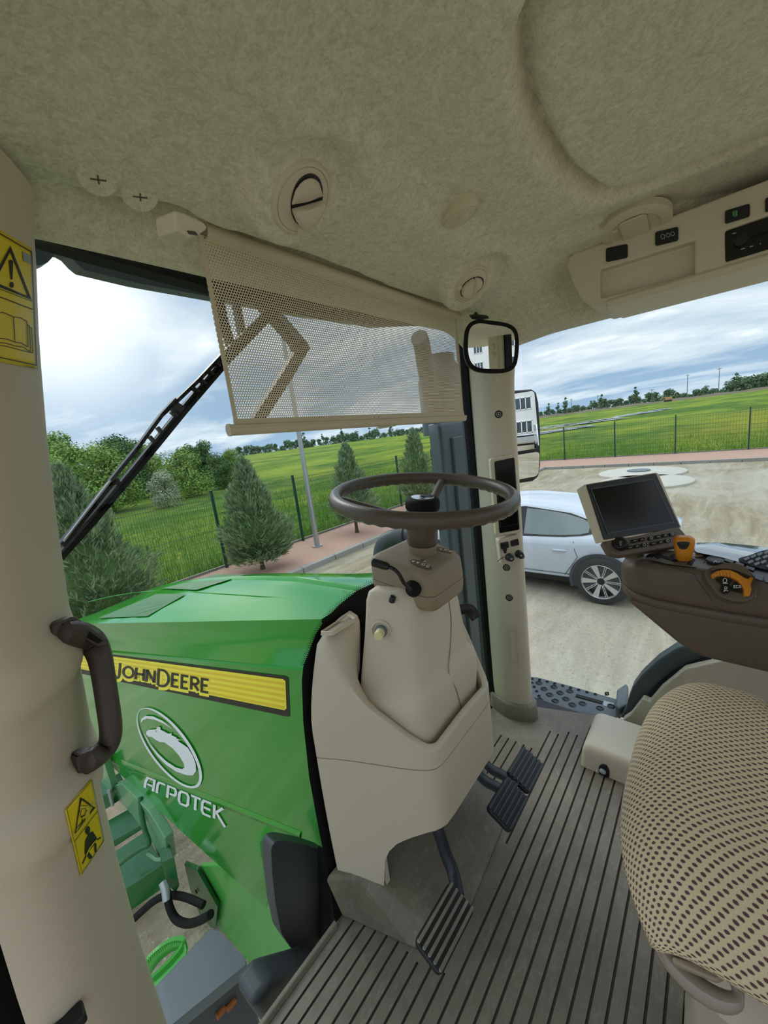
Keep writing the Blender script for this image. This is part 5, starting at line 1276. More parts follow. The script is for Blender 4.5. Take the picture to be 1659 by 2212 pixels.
cl_ = smooth_path([on_top(x, y, -.001) for x, y in ((190, 1300), (260, 1285), (331, 1277), (425, 1280), (560, 1288), (684, 1298))], 6)
tube('crease_line', cl_, .0022, GREEN, hd, 6)
gd = thing('cab_guard', 'dark grey plastic guard between hood and windshield', 'guard', (.45, .72, 0))
gp = [(566, 1812), (574, 1799), (592, 1796), (640, 1806), (686, 1822), (690, 1900), (690, 2030), (640, 2040), (612, 2028), (588, 1992), (576, 1930), (568, 1860)]
prism('guard_plate', [onY(x, y, .84) for x, y in soft(gp, 8)], (0, -.04, 0), GREY_D, gd, bevel=.012)
prism('guard_side', [onY(x, y, .80) for x, y in ((684, 1822), (730, 1850), (730, 2000), (690, 2035))], (0, -.05, 0), RUBBER, gd, bevel=.006)
fl_ = [onY(x, y, .78) for x, y in ((622, 2040), (640, 2034), (690, 2042), (720, 2060), (720, 2212), (560, 2190), (500, 2110), (545, 2060))]
prism('guard_foot', [p for p in fl_], (0, -.08, 0), GREY_D, gd, bevel=.02)
# grey step box in the corner, in front of the door
bx = thing('battery_box', 'weathered dark grey box with a paler lid below the left pillar', 'box', (.3, 1.0, -.4))
zb = -.42
tp_ = [onZ(x, y, zb) for x, y in ((332, 2126), (452, 2001), (468, 2003), (529, 2066), (528, 2080), (362, 2214), (350, 2214))]
loft('lid', [[(p.x, p.y, zb-.05) for p in tp_], [(p.x, p.y, zb-.012) for p in tp_], [((p.x-.25)*.96+.25, (p.y-.9)*.96+.9, zb) for p in tp_]], GREY_B, bx, smooth=35)
c_ = Vector((sum(p.x for p in tp_)/7, sum(p.y for p in tp_)/7)); loft('case', [[((p.x-c_.x)*.95+c_.x, (p.y-c_.y)*.95+c_.y, z) for p in tp_] for z in (zb-.5, zb-.05)], GREY_D, bx, smooth=30)
for px, py in ((500, 2170), (478, 2186)): box('reflector', onZ(px, py, zb-.1), (.03, .012, .016), pm('amber reflector', (150, 84, 30), .4) if 'amber reflector' not in bpy.data.materials else bpy.data.materials['amber reflector'], bx, bevel=.003)
# front linkage frame: two heavy rails, cross tube, hoses; and the serrated loop step
ff = thing('front_frame', 'dark green steel front frame with cross beams under the hood', 'steel frame', (.3, 2.4, -.9))
def beam(name, a, b, w_, h_, mat=GREEN_D, par=ff):
    a, b = Vector(a), Vector(b); M = frame(a.lerp(b, .5), b-a, (0, 0, 1)); box(name, (0, 0, 0), ((b-a).length, w_, h_), mat, par, M=M, bevel=.01)
GREEN_P = pm('pale worn green paint', (104, 158, 112), .35, coat=.3, var=(4, .18))
away = lambda px, py, k: Vector((ray(px, py).x, ray(px, py).y, 0)).normalized()*k
def slab(name, px, d, k, mat, par=ff, **kw):
    return prism(name, [at(x, y, dd) for (x, y), dd in zip(px, d if isinstance(d, (list, tuple)) else [d]*len(px))], away(px[0][0], px[0][1], k), mat, par, bevel=.006, **kw)
slab('cross_beam', [(180, 1740), (272, 1692), (274, 1720), (182, 1778)], 2.75, .16, GREEN_D); slab('cross_beam', [(180, 1852), (308, 1780), (306, 1793), (184, 1872)], 2.62, .22, GREEN_D)
slab('lower_beam', [(200, 1968), (352, 1866), (366, 1910), (206, 2022)], 2.35, .34, GREEN_D)
plate('rail', [(240, 1700), (262, 1692), (320, 1752), (356, 1812), (364, 1862), (350, 1868), (330, 1822), (286, 1762), (250, 1722)], at(310, 1770, 2.42), HN, .05, GREEN_P, ff, bevel=.006)
plate('side_plate', [(196, 1640), (224, 1645), (242, 1704), (232, 1740), (212, 1728)], at(220, 1690, 2.85), HN, .04, GREEN_P, ff, bevel=.004)
plate('beam_end_plate', [(230, 1708), (236, 1706), (244, 1742), (240, 1744)], at(236, 1722, 2.68), HN, .01, ALU, ff, bevel=.002)
slab('bracket', [(350, 1862), (376, 1850), (388, 1915), (380, 1928), (362, 1914)], 2.2, .10, GREEN_D)
tube('beam_rib', [at(318, 1842, 2.33), at(338, 1856, 2.32), at(350, 1856, 2.31)], .012, GREEN_P, ff, 8)
hz = thing('hydraulic_hose', 'black hydraulic hose looping below the green frame', 'hose', at(380, 1950, 2.1), 'hydraulic hoses')
tube('hose', smooth_path([at(360, 1925, 2.15), at(366, 1958, 2.12), at(380, 1985, 2.1), at(405, 1995, 2.05), at(432, 1988, 2.0), at(455, 1975, 1.95)], 6), .020, RUBBER, hz, 10); tube('fitting', [at(352, 1905, 2.17), at(358, 1922, 2.15), at(361, 1945, 2.13)], .022, ALU, hz, 10)
hz = thing('hydraulic_hose', 'black hydraulic hose arching from the axle tube behind the loop', 'hose', at(330, 1945, 2.2), 'hydraulic hoses')
tube('hose', smooth_path([at(262, 2012, 2.3), at(300, 1975, 2.25), at(335, 1945, 2.2), at(365, 1934, 2.2), at(400, 1938, 2.15), at(440, 1955, 2.1)], 6), .019, RUBBER, hz, 10)
hz = thing('hydraulic_hose', 'dark green sleeved hose dropping behind the hood edge', 'hose', at(310, 1780, 2.2), 'hydraulic hoses')
tube('hose', smooth_path([at(303, 1722, 2.36), at(305, 1752, 2.34), at(312, 1790, 2.32), at(322, 1822, 2.30), at(306, 1832, 2.30), at(276, 1852, 2.32), at(244, 1880, 2.36)], 6), .014, GREEN_D, hz, 10)
ls = thing('serrated_step', 'bright green serrated loop step near the ground', 'step', at(370, 2050, 1.75))
lp3 = [at(300, 2120, 1.75), at(330, 2075, 1.75), at(365, 2047, 1.75), at(395, 2040, 1.74), at(398, 2052, 1.73), at(372, 2085, 1.73), at(330, 2125, 1.73)]
tube('loop', smooth_path(lp3, 6), .018, GREEN_L, ls, 8, flat=(.5, 1.8)); bm = bmesh.new()
pth = smooth_path(lp3, 8)
for i in range(0, len(pth)-1, 1): add_box(bm, (0, 0, 0), (.016, .014, .022), Matrix.Translation(pth[i]+Vector((0, 0, .026))))
finish(bm, 'tooth_row', GREEN_L, ls)
# ---- exhaust stack outside the right corner of the windshield
ex = thing('exhaust_stack', 'tall grey exhaust stack outside the right edge of the windshield', 'exhaust stack', (1.2, .95, 0))
YE = .86
cor = [onY(x, y, YE) for x, y in ((926, 912), (1020, 905), (1064, 1560), (955, 1230))]
FLc, BLc = onY(955, 930, YE), onY(926, 930, .95); xl = FLc.x
loft('shroud', [[((x-1.5)*k+1.5, (y-1)*k+1, z) for x, y in ((BLc.x, BLc.y), (FLc.x-.012, FLc.y+.012), (FLc.x, FLc.y), (FLc.x+.26, FLc.y-.03), (FLc.x+.32, FLc.y+.02), (FLc.x+.52, BLc.y+.16), (BLc.x+.32, BLc.y+.16))] for z, k in ((-.9, .96), (1.10, 1.0), (1.135, .97), (1.15, .9))], STACKM, ex, smooth=30, bevel=.006)
loft('shroud_step', [[(xl+x, YE-.012+q, z) for x, q in ((.05, -.006), (.24, -.028), (.24, .1), (.05, .1))] for z in (-.9, 1.085)], STACKM, ex, bevel=.006)
lathe('upper_pipe', Matrix.Translation((xl+.26, YE+.14, 1.1)), [(.11, 0), (.11, .25), (.10, .28), (.07, .33), (.07, .36)], STACKM, ex, 24)
tube('outlet', smooth_path([(xl+.20, YE+.14, 1.20), (xl+.10, YE+.10, 1.27), (xl+.03, YE+.07, 1.37), (xl-.01, YE+.05, 1.46), (xl-.04, YE+.04, 1.485)], 5), .034, STACKM, ex, 14)
tube('side_stay', [(xl+.015, YE+.06, 1.16), (xl+.0, YE+.06, 1.30), (xl-.03, YE+.05, 1.38)], .014, STACKM, ex, 8)
# ---- intake elbow on the far side of the hood
ie = thing('intake_elbow', 'dark grey rubber intake elbow behind the steering column head', 'intake pipe', at(845, 1172, 1.35))
tube('elbow', smooth_path([at(826, 1215, 1.36), at(828, 1190, 1.36), at(836, 1172, 1.35), at(852, 1164, 1.34), at(872, 1162, 1.33)], 6), .034, GREY_D, ie, 16); tube('pipe_end', [at(866, 1163, 1.34), at(905, 1160, 1.32)], .030, GREY_D, ie, 16)
tube('hose_clip', [at(868, 1163, 1.335), at(873, 1162.5, 1.333)], .036, STEELD, ie, 16)
# ---- windshield wiper outside, with its pantograph arms
YP = .72
wp = thing('windshield_wiper', 'long black pantograph wiper lying diagonally outside the windshield', 'wiper', onY(310, 980, YP))
def W(px, py, d=0): return onY(px, py, YP+d)
def bar(name, pts, w_, th, mat, d=0, parent=wp):
    rb_ = ribbon(pts, w_); bm = bmesh.new()
    for q in rb_: add_prism(bm, [W(p.x, p.y, d) for p in q], (0, th, 0))
    return finish(bm, name, mat, parent)
bl_ = bar('blade', [(124, 1212), (200, 1128), (290, 1020), (400, 885), (490, 780), (612, 652)], 17, .02, RUBBER)
bar('blade_spine', [(130, 1196), (205, 1112), (288, 1012), (395, 880), (482, 776), (600, 652)], 5, .012, GREY_D, -.008, bl_)
bar('arm_channel', [(134, 1178), (158, 1150), (242, 1045), (258, 1036)], 11, .02, BLACK, -.01); bar('arm_edge', [(138, 1170), (160, 1142), (240, 1038)], 3.5, .008, ALU, -.014)
bar('yoke', [(240, 1040), (300, 966), (352, 895), (382, 862)], 8, .014, STEELD, -.012); bar('yoke', [(352, 896), (384, 866), (430, 822), (488, 760), (580, 672)], 8, .014, STEELD, -.012)
bm = bmesh.new()
for px, py, qx, qy in ((325, 942, 337, 955), (342, 922, 352, 934), (372, 888, 384, 898), (384, 884, 390, 890), (420, 838, 432, 846), (436, 820, 447, 829), (452, 800, 463, 809), (468, 782, 478, 791)):
    for q in ribbon([(px, py), (qx, qy)], 5): add_prism(bm, [W(p.x, p.y, -.01) for p in q], (0, .012, 0))
finish(bm, 'yoke_strut', BLACK, wp)
bar('blade_clip', [(378, 874), (396, 886)], 16, .02, BLACK, -.012)
bar('sweep_arm', [(470, 600), (486, 690), (503, 745)], 13, .016, BLACK, .02); bar('sweep_arm', [(505, 610), (517, 668), (527, 722)], 11, .016, BLACK, .03)
ar = thing('mirror_bracket', 'bent black bracket arm outside, seen as a shadow through the shade', 'bracket', onY(655, 745, .76))
def bar2(pts, w_):
    bm = bmesh.new()
    for q in ribbon(pts, w_): add_prism(bm, [onY(p.x, p.y, .76) for p in q], (0, .02, 0))
    return finish(bm, 'bent_arm', BLACK, ar)
bar2([(520, 590), (594, 676), (652, 744), (656, 752), (622, 810), (556, 912)], 24)
lathe('elbow_joint', frame(onY(652, 748, .755), (1, 0, 0), (0, -1, 0)), [(.014, -.03), (.014, .006), (0, .007)], BLACK, ar, 16)
# ================================================================ LEFT PILLAR FITTINGS
def conform(off):
    def fn(x, y):
        p, n_ = hit(LPB, x, y)
        if p is None: return at(x, y, .5)
        return p+(n_ if n_.dot(CAM-p) > 0 else -n_)*off
    return fn
def sticker(name, label, cat, corners, outl_):
    c = conform(.001)(sum(p[0] for p in outl_)/len(outl_), sum(p[1] for p in outl_)/len(outl_))
    t = thing(name, label, cat, c, 'yellow warning labels')
    tl, tr, br, bl = [Vector(q) for q in corners]; bm = bmesh.new(); g_ = []; n = 14
    for j in range(n+1):
        g_.append([bm.verts.new(conform(.0012)(*(bl.lerp(br, i/n).lerp(tl.lerp(tr, i/n), j/n)))) for i in range(n+1)])
    for j in range(n):
        for i in range(n): bm.faces.new((g_[j][i], g_[j][i+1], g_[j+1][i+1], g_[j+1][i]))
    o = finish(bm, 'panel', YELLOW, t, smooth=60); q = o.modifiers.new('t', 'SOLIDIFY'); q.thickness = .0006; q.offset = 0
    return t
def fine(polys, L=7):
    out = []
    for pl in polys:
        if len(pl) != 4: out.append(pl); continue
        a, b, c, d = [Vector((q[0], q[1])) for q in pl]; n = max(1, int(max((b-a).length, (c-d).length)/L))
        for i in range(n): out.append([a.lerp(b, i/n), a.lerp(b, (i+1)/n), d.lerp(c, (i+1)/n), d.lerp(c, i/n)])
    return out
# upper label: warning triangle over an open book
o1 = soft([(-52, 770), (78, 797), (66, 537), (-52, 468)], 6)
t = sticker('warning_label', 'yellow warning label with triangle and open book, high on the pillar', 'warning label', ((-30, 480), (66, 537), (78, 797), (-30, 776)), o1)
f1 = lambda k: conform(.0012+.0004+k)
L = ribbon([(-28, 491), (63, 543), (74, 789), (-28, 767)], 2.2)+ribbon([(-28, 632), (66, 668)], 2.0)
L += ribbon([(-22, 610), (17, 538), (59, 643)], 6.5, True)
L += ribbon([(-29, 615), (17, 531), (64, 650)], 1.4, True)
L += [[(13.5, 562), (19, 560), (23, 564), (21.5, 603), (17.5, 603)], ell(20, 615, 4.6, 6.5)]
bk_ = [[(-30, 682), (0, 674), (24, 684)], [(24, 684), (40, 686), (53, 694), (55, 749)], [(24, 684), (27, 739)], [(27, 739), (40, 740), (55, 749)], [(27, 739), (10, 732), (-30, 728)], [(-30, 738), (8, 741), (28, 747), (45, 749), (61, 760)], [(53, 700), (58, 703), (61, 759)], [(58, 707), (63, 708), (66, 762)], [(-30, 741), (10, 748), (40, 756), (66, 762)]]
for q in bk_: L += ribbon(q, 1.5)
marks('print', fine(L), f1(.0006), INK, t)
marks('small_print', ribbon([(50, 790), (68, 794)], 1.6)+ribbon([(72, 795), (75, 795.6)], 1.6), f1(.0006), BROWN, t)
marks('blank_patch', [[(43, 541), (60, 550), (61, 570), (45, 562)]], f1(.0006), ALU, t)
# lower label: rollover triangle and the seat belt figure
o2 = [(138, 1748), (192, 1684), (195, 1685), (221, 1818), (220, 1824), (174, 1891), (170, 1892), (137, 1752)]
t = sticker('warning_label', 'yellow lozenge label with a belted figure, low on the pillar under the handle', 'warning label', ((138, 1750), (194, 1684), (221, 1820), (172, 1892)), o2)
f2 = lambda k: conform(.0012+.0004+k); S2 = 170/1343.0
def e2_(P): return [(90+x*S2, 1640+y*S2) for x, y in P]
L = ribbon(e2_([(400, 850), (825, 365), (1030, 1395), (655, 1965)]), 1.0, True)+ribbon(e2_([(525, 1410), (920, 895)]), 1.0)
L += ribbon(e2_([(545, 1245), (640, 675), (862, 835)]), 4.2, True)
L += [e2_(ell(750, 1220, 40, 72, .1, 20)), e2_([(775, 1265), (835, 1240), (905, 1345), (905, 1380), (720, 1660), (703, 1620), (708, 1400)])]
L += ribbon(e2_([(725, 1655), (770, 1560), (850, 1470), (880, 1430)]), 3.0)+ribbon(e2_([(885, 1450), (885, 1600)]), 4.0)+ribbon(e2_([(740, 1600), (812, 1700)]), 8.0)
L += ribbon(e2_([(662, 1795), (720, 1665)]), 2.4)+ribbon(e2_([(910, 1388), (975, 1345)]), 3.2)
tk = [[(640, 790), (745, 800)], [(650, 850), (710, 840), (720, 900), (700, 960), (650, 985), (632, 940), (650, 850)], [(632, 890), (610, 890)], [(720, 890), (745, 880)], [(660, 985), (655, 1075)], [(630, 985), (690, 960)]]
for q in tk: L += ribbon(e2_(q), 1.2)
marks('print', fine(L), f2(.0006), INK, t)
marks('belt_band', ribbon(e2_([(722, 1650), (775, 1535), (850, 1440), (905, 1390)]), 2.2), f2(.0009), YELLOW, t)
# grab handle: a hollow-backed bar between two bosses on the pillar
gh = thing('grab_handle', 'dark brown grab handle on the left front pillar', 'grab handle', at(240, 1500, .47))
dh = .475
ZAX = Vector((_L.z, _F.z, -_D.z))
def gp_(px, py, d=dh):
    p, n_ = hit(LPB, px, py)
    if p is not None: d = min(d, (p-CAM).dot(ZAX)-.006)
    return at(px, py, d)
path = [gp_(124, 1364, .474), gp_(158, 1366, .477), gp_(186, 1376, .48), gp_(207, 1393, .48), gp_(217, 1418, .48), gp_(224, 1462, .478), gp_(233, 1520, .475), gp_(241, 1572, .472), gp_(240, 1602, .470), gp_(220, 1627, .468), gp_(196, 1642, .466), gp_(176, 1652, .466)]
wds = [24, 27, 28, 26, 23, 21.5, 21.5, 21.5, 22, 22, 23, 24]
loops = []
for i, p in enumerate(path):
    a = path[max(0, i-1)]; b = path[min(len(path)-1, i+1)]; tg = (b-a).normalized(); vw = (CAM-p).normalized(); s_ = tg.cross(vw).normalized(); nv = s_.cross(tg); w_ = wds[i]*.475/FPX; h_ = .016
    loops.append([p+s_*(w_*c)+nv*(h_*q) for c, q in ((-1, -.6), (-1, .5), (-.75, .85), (-.3, 1), (.3, 1), (.75, .85), (1, .5), (1, -.6), (.6, -.95), (-.6, -.95))])
g1 = loft('grip', loops, BROWN_D, gh, smooth=45, sub=1)
plate('upper_flange', [(113, 1352), (120, 1346), (152, 1332), (165, 1332), (235, 1382), (238, 1396), (216, 1398), (188, 1382), (150, 1362), (122, 1378), (114, 1382)], gp_(135, 1360, .474)+Vector((0, -.004, 0)), (.25, -.95, .05), .014, BROWN_D, gh, bevel=.003)
plate('handle_recess', [(132, 1349), (158, 1339), (222, 1384), (212, 1390), (180, 1374), (150, 1357)], gp_(135, 1360, .474)+Vector((0, -.0046, 0)), (.25, -.95, .05), .002, RUBBER, gh, smooth=0)
lathe('handle_screw', frame(gp_(135, 1360, .474)+Vector((.008, -.005, 0.001)), (1, 0, 0), (.2, -.95, .1)), [(.005, -.002), (.005, .001), (.0025, .0015), (0, .0005)], BROWN_D, gh, 16)
plate('lower_foot', [(166, 1640), (172, 1632), (205, 1618), (216, 1622), (205, 1648), (185, 1668), (170, 1673)], gp_(178, 1650, .464)+Vector((0, -.003, 0)), (.25, -.95, .0), .018, BROWN_D, gh, bevel=.004)
# latch at the very bottom of the pillar
box('door_latch', onY(140, 2222, .50), (.035, .02, .012), BLACK, lp, bevel=.003)
# ================================================================ SEAT, ARMREST, MONITOR, STEP, LIGHT BOX
st_ = thing('driver_seat', 'operator seat covered in beige cloth with dark purple dots', 'seat', (.70, -.2, .15))
SXC, SW_, SF = .700, .285, .106
bm = bmesh.new(); uvl = bm.loops.layers.uv.new('uv'); NS, NTT = 64, 60
HW = .34; TF = .26                                  # unrolled half width; roll length at the front
def roll(q, flat, r):
    """position and drop of unrolled distance q beyond a flat part, rolling over a quarter circle of radius r then straight down"""
    if q <= flat: return q, 0.0
    a = (q-flat)/r
    if a < PI/2: return flat+r*math.sin(a), r*(1-math.cos(a))
    return flat+r, r+(q-flat-r*PI/2)
grid = []
for j in range(NTT+1):
    t_ = lerp(-.52, .215, j/NTT); row = []           # unrolled distance towards the front
    for i in range(NS+1):
        s_ = lerp(-.325, .325, i/NS)
        xo_, dx_ = roll(abs(s_), .160, .10); yo_, dy_ = roll(t_, .0, .11)
        xo_ = math.copysign(xo_, s_)
        y = SF-.11+yo_-.060*(abs(xo_)/.26)**3.2; z = .575-min(.094, (min(dx_, .070)**2.0+dy_**2.0)**.5)
        z -= .05*max(0, abs(xo_)/.26-.45)**2
        # seam of the inset panel
        g_ = math.exp(-((t_+.03+.44*(.255-abs(xo_)))/.009)**2)*(1 if abs(xo_) < .235 else 0); z -= .016*g_
        z -= .006*float(sstep(0, -.03, t_+.03+.44*(.255-abs(xo_))))
        z += .006*math.sin(xo_*9+1)*math.exp(-((t_-.02)/.1)**2)
        row.append((bm.verts.new((SXC+xo_*1.0, y, z)), (s_, t_)))
    grid.append(row)
for j in range(NTT):
    for i in range(NS):
        q = (grid[j][i], grid[j][i+1], grid[j+1][i+1], grid[j+1][i]); f = bm.faces.new([a[0] for a in q])
        for l_, a in zip(f.loops, q): l_[uvl].uv = a[1]
finish(bm, 'cushion', FABRIC, st_, smooth=0).data.shade_smooth()
box('seat_pan', (SXC+.03, -.26, .44), (.34, .40, .10), BLACK, st_, bevel=.02)
cwl = [[(p.x, p.y, z) for p in rpoly([(SXC-.215+k, -.45), (SXC-.205+k, .015-k*.4), (SXC+.205-k, .015-k*.4), (SXC+.215-k, -.45)], .06, 5)] for z, k in ((.0, .0), (.12, .0), (.135, .014), (.225, .002), (.24, .016), (.33, .004), (.345, .018), (.41, .012), (.455, .03))]
loft('suspension_cover', cwl, pm('warm grey vinyl', (178, 166, 148), .5), st_, smooth=50)
# loop handle at the front left corner
hm_ = frame(onZ(1502, 2074, .455), (.22, .97, .02), (-.62, .05, .78)); bm = bmesh.new(); lps = []
for k in range(40):
    a = 2*PI*k/40; c, s_ = math.cos(a), math.sin(a); w_ = .0085
    lps.append(hm_ @ Vector((.039*c, (-1)*(.018*s_-(.004 if s_ < 0 else 0)*abs(s_)), 0)))
add_tube(bm, lps, [.0056+(.0065*abs(math.sin(2*PI*k/40))**.8 if math.sin(2*PI*k/40) < 0 else 0) for k in range(40)], 12, closed=True, flat=(1.0, .62)); finish(bm, 'loop_handle', pm('glossy taupe plastic', (142, 128, 112), .22, coat=.4), st_, smooth=80)
plate('handle_mount', [(1452, 2062), (1500, 2076), (1565, 2112), (1548, 2120), (1480, 2092), (1452, 2080)], onZ(1500, 2090, .475), (-.3, .1, .8), .010, TAUPE, st_, bevel=.003)
# ---- command armrest
am = thing('armrest_console', 'brown control armrest with orange lever and dial beside the seat', 'armrest console', (1.07, -.1, .72))
def asec(y, x0, x1, z0, z1, r=.022):
    return [(p.x, y, p.y) for p in rpoly([(x0, z0), (x1, z0), (x1, z1), (x0, z1)], [r, r, r*.9, r*.9], 5)]
AS = [(.172, 1.035, 1.115, .715, .742), (.168, 1.015, 1.135, .703, .753), (.155, 1.000, 1.155, .694, .760), (.135, .989, 1.165, .688, .765), (.10, .981, 1.172, .684, .768), (.05, .978, 1.176, .682, .770), (-.03, .976, 1.178, .680, .771), (-.75, .974, 1.180, .676, .772)]
ash = loft('upper_shell', [asec(*q) for q in AS], BROWN, am, smooth=50)
def bsec(y, z0, z1, x0, x1): return asec(y, x0, x1, z0, z1, .018)
loft('lower_rim', [asec(y, x0+.004, x1-.004, z0-.020, z0+.004, .012) for y, x0, x1, z0, z1 in AS[1:]], BROWN, am, smooth=50)
lo_ = []
for y, z0 in ((.148, .668), (.12, .640), (.06, .592), (.035, .575), (.01, .566), (-.75, .540)): lo_.append(asec(y, .992 if y > .1 else .986, 1.165, z0, .672, .008 if y > .12 else .012))
loft('support_bracket', lo_, BROWN, am, smooth=50)
bpy.context.view_layer.update(); AB = bvh_of(ash)
def oa(px, py, off=.0008):
    p, n_ = hit(AB, px, py)
    return (p+n_*off) if p else onZ(px, py, .772)
AT = .7715
def oz(px, py, k=.001): return onZ(px, py, AT+k)
# seams of the front cap
for q in ([(1388, 1218), (1420, 1219), (1460, 1228), (1500, 1240)], [(1500, 1240), (1520, 1215), (1542, 1192)], [(1500, 1240), (1510, 1258), (1530, 1285), (1548, 1312)]):
    tube('shell_seam', smooth_path([oa(x, y, .0003) for x, y in q], 5), .0009, BROWN_D, am, 5)
# gear gate: black slots, the lever
def flat_(name, px, mat, k=.001, th=.0008, parent=am):
    return prism(name, [oz(x, y, k) for x, y in px], (0, 0, th), mat, parent, smooth=0)
gt = flat_('gear_gate', soft([(1392, 1206), (1412, 1186), (1500, 1196), (1505, 1226), (1440, 1218)], 5), BROWN, .0006)
for q in ([(1394, 1203), (1402, 1198), (1414, 1198), (1410, 1204)], [(1409, 1199), (1426, 1195), (1436, 1203), (1420, 1207)], [(1428, 1204), (1438, 1201), (1466, 1210), (1458, 1214)], [(1446, 1200), (1456, 1196), (1462, 1202), (1452, 1206)], [(1484, 1218), (1494, 1206), (1502, 1209), (1494, 1221)]):
    flat_('gate_slot', q, RUBBER, .0018, parent=gt)
lv_c = oz(1476, 1210, .0); lvp = Vector((0.02, .0, 1)).normalized(); lv_t = at(1476, 1158, (lv_c-CAM).dot(Vector((_L.z, _F.z, -_D.z)))*.985)
ax_ = (lv_t-lv_c); LM = frame(lv_c, (-.25, .97, 0), ax_); hl = ax_.length
tube('lever_stem', [lv_c-ax_*.1, lv_c+ax_*.2], .006, CHROME, am, 12)
lg_ = loft('lever_grip', [[LM @ Vector((x, y, hl*f)) for x, y in rrect(w_*2, d_*2, min(w_, d_)*.85, 5)] for f, w_, d_ in ((.0, .011, .010), (.03, .0135, .012), (.10, .0142, .0125), (.115, .0139, .0122), (.13, .0144, .0126), (.4, .0165, .014), (.75, .0188, .0148), (.90, .018, .014), (.97, .014, .011), (1.0, .007, .005))], ORANGE, am, smooth=60)
vd = (CAM-lv_c).normalized(); lpz = lv_c+ax_*.6+vd*.022
marks('grip_button', [spline_closed([(1464, 1171), (1488, 1171), (1488, 1178), (1482, 1186), (1470, 1186), (1464, 1178)], 3)], lambda x, y: onP(x, y, lpz, vd+Vector((0, 0, .15))), BLACK, lg_)
marks('grip_shine', ribbon([(1467, 1172), (1476, 1174), (1486, 1172)], 1.5), lambda x, y: onP(x, y, lpz+vd*.001, vd+Vector((0, 0, .15))), GREY_D, lg_)
lathe('dial_window', frame(oz(1504, 1199, 0), (0, 1, 0), (0, 0, 1)), [(.0125, 0), (.0125, .0012), (.010, .0016), (0, .001)], pm('pale orange window', (214, 190, 160), .3), am, 24)
# glossy hand panel on top, with the key ring and keypads
GLO = pm('glossy dark panel', (92, 96, 100), .10, spec=1.0, coat=1.0)
hp = loft('hand_panel', [[onZ(x, y, AT+k) for x, y in soft([(1500, 1172), (1560, 1172), (1640, 1180), (1720, 1192), (1750, 1250), (1640, 1226), (1560, 1204), (1500, 1192)], 8)] for k in (0, .006, .009)], GLO, am, smooth=50)
ky = flat_('keypad', soft([(1552, 1196), (1700, 1228), (1700, 1268), (1640, 1256), (1592, 1228), (1545, 1214)], 5), GREY_D, .002, .004)
lathe('round_key', frame(oz(1547, 1213, .002), (0, 1, 0), (-.1, 0, 1)), [(.0165, 0), (.0165, .005), (.0135, .006), (.0125, .0045), (0, .0045)], GREY_D, am, 28)
marks('round_key_mark', ribbon([(1541, 1215), (1546, 1211), (1548, 1215)], 1.2)+ribbon([(1550, 1214), (1555, 1214)], 1.2), lambda x, y: oz(x, y, .0068), ALU, am)
for q in ([(1566, 1209), (1586, 1214), (1582, 1219), (1564, 1213)], [(1590, 1216), (1608, 1221), (1606, 1227), (1588, 1220)], [(1612, 1223), (1632, 1229), (1628, 1236), (1612, 1230)], [(1630, 1240), (1650, 1246), (1646, 1258), (1630, 1252)], [(1654, 1248), (1690, 1256), (1686, 1268), (1652, 1260)]): prism('key', [oz(x, y, .006) for x, y in soft(q, 1.5)], (0, 0, .003), BLACK, am, bevel=.0008)
kq = flat_('arc_keypad', spline_closed([(1596, 1211), (1620, 1200), (1659, 1188), (1740, 1180), (1740, 1230), (1659, 1232)], 4), RUBBER, .0095, .001)
for k, (x, y) in enumerate(((1612, 1207), (1626, 1202), (1640, 1197), (1655, 1193), (1620, 1214), (1636, 1208), (1652, 1203), (1634, 1218), (1648, 1214), (1664, 1209), (1660, 1222))): prism('key', [oz(a, b, .0105) for a, b in soft([(x-6, y+2), (x+5, y-3), (x+8, y+1), (x-2, y+6)], 1.2)], (0, 0, .0025), GREY_B, kq, bevel=.0006)
# scooped dial with orange throttle ring on the inboard edge
dn_ = Vector((-.86, -.18, .62)).normalized(); dc = at(1577, 1266, (oa(1577, 1275)-CAM).dot(Vector((_L.z, _F.z, -_D.z)))*.972)
def od(k): return lambda x, y: onP(x, y, dc+dn_*k, dn_)
plate('dial_base', spline_closed([(1522, 1240), (1538, 1224), (1580, 1218), (1615, 1232), (1634, 1256), (1634, 1286), (1606, 1300), (1560, 1290), (1540, 1270)], 4), dc, dn_, .03, BROWN, am, bevel=.003)
plate('dial_hood', spline_closed([(1536, 1232), (1556, 1219), (1584, 1216), (1612, 1226), (1630, 1248), (1612, 1240), (1584, 1230), (1556, 1228)], 4), dc+dn_*.012, dn_, .014, BROWN, am, bevel=.003)
oa_ = [(1537, 1240), (1548, 1233), (1562, 1230), (1578, 1231), (1592, 1237), (1606, 1246), (1616, 1250), (1626, 1243), (1629, 1248), (1622, 1262), (1624, 1274), (1620, 1287), (1608, 1287), (1608, 1274), (1602, 1262), (1592, 1252), (1578, 1246), (1562, 1243), (1550, 1244), (1541, 1249)]
ro_ = plate('throttle_ring', oa_, dc+dn_*.010, dn_, .012, ORANGE, am, bevel=.002)
marks('ring_groove', sum([ribbon([(1540+7*k, 1238-2.2*k+.36*k*k), (1543+7*k, 1247-1.9*k+.34*k*k)], .9) for k in range(6)], []), od(.0106), BROWN, ro_)
for nm_, q in (('dial_key', [(1545, 1251), (1560, 1246), (1584, 1253), (1576, 1262), (1560, 1263)]), ('dial_key', [(1588, 1255), (1600, 1268), (1603, 1281), (1580, 1276), (1580, 1266)]), ('dial_key', ell(1568, 1272, 12, 11, 0, 24))): plate(nm_, q if len(q) > 12 else soft(q, 3), dc+dn_*.004, dn_, .006, BLACK_G, am, bevel=.0008)
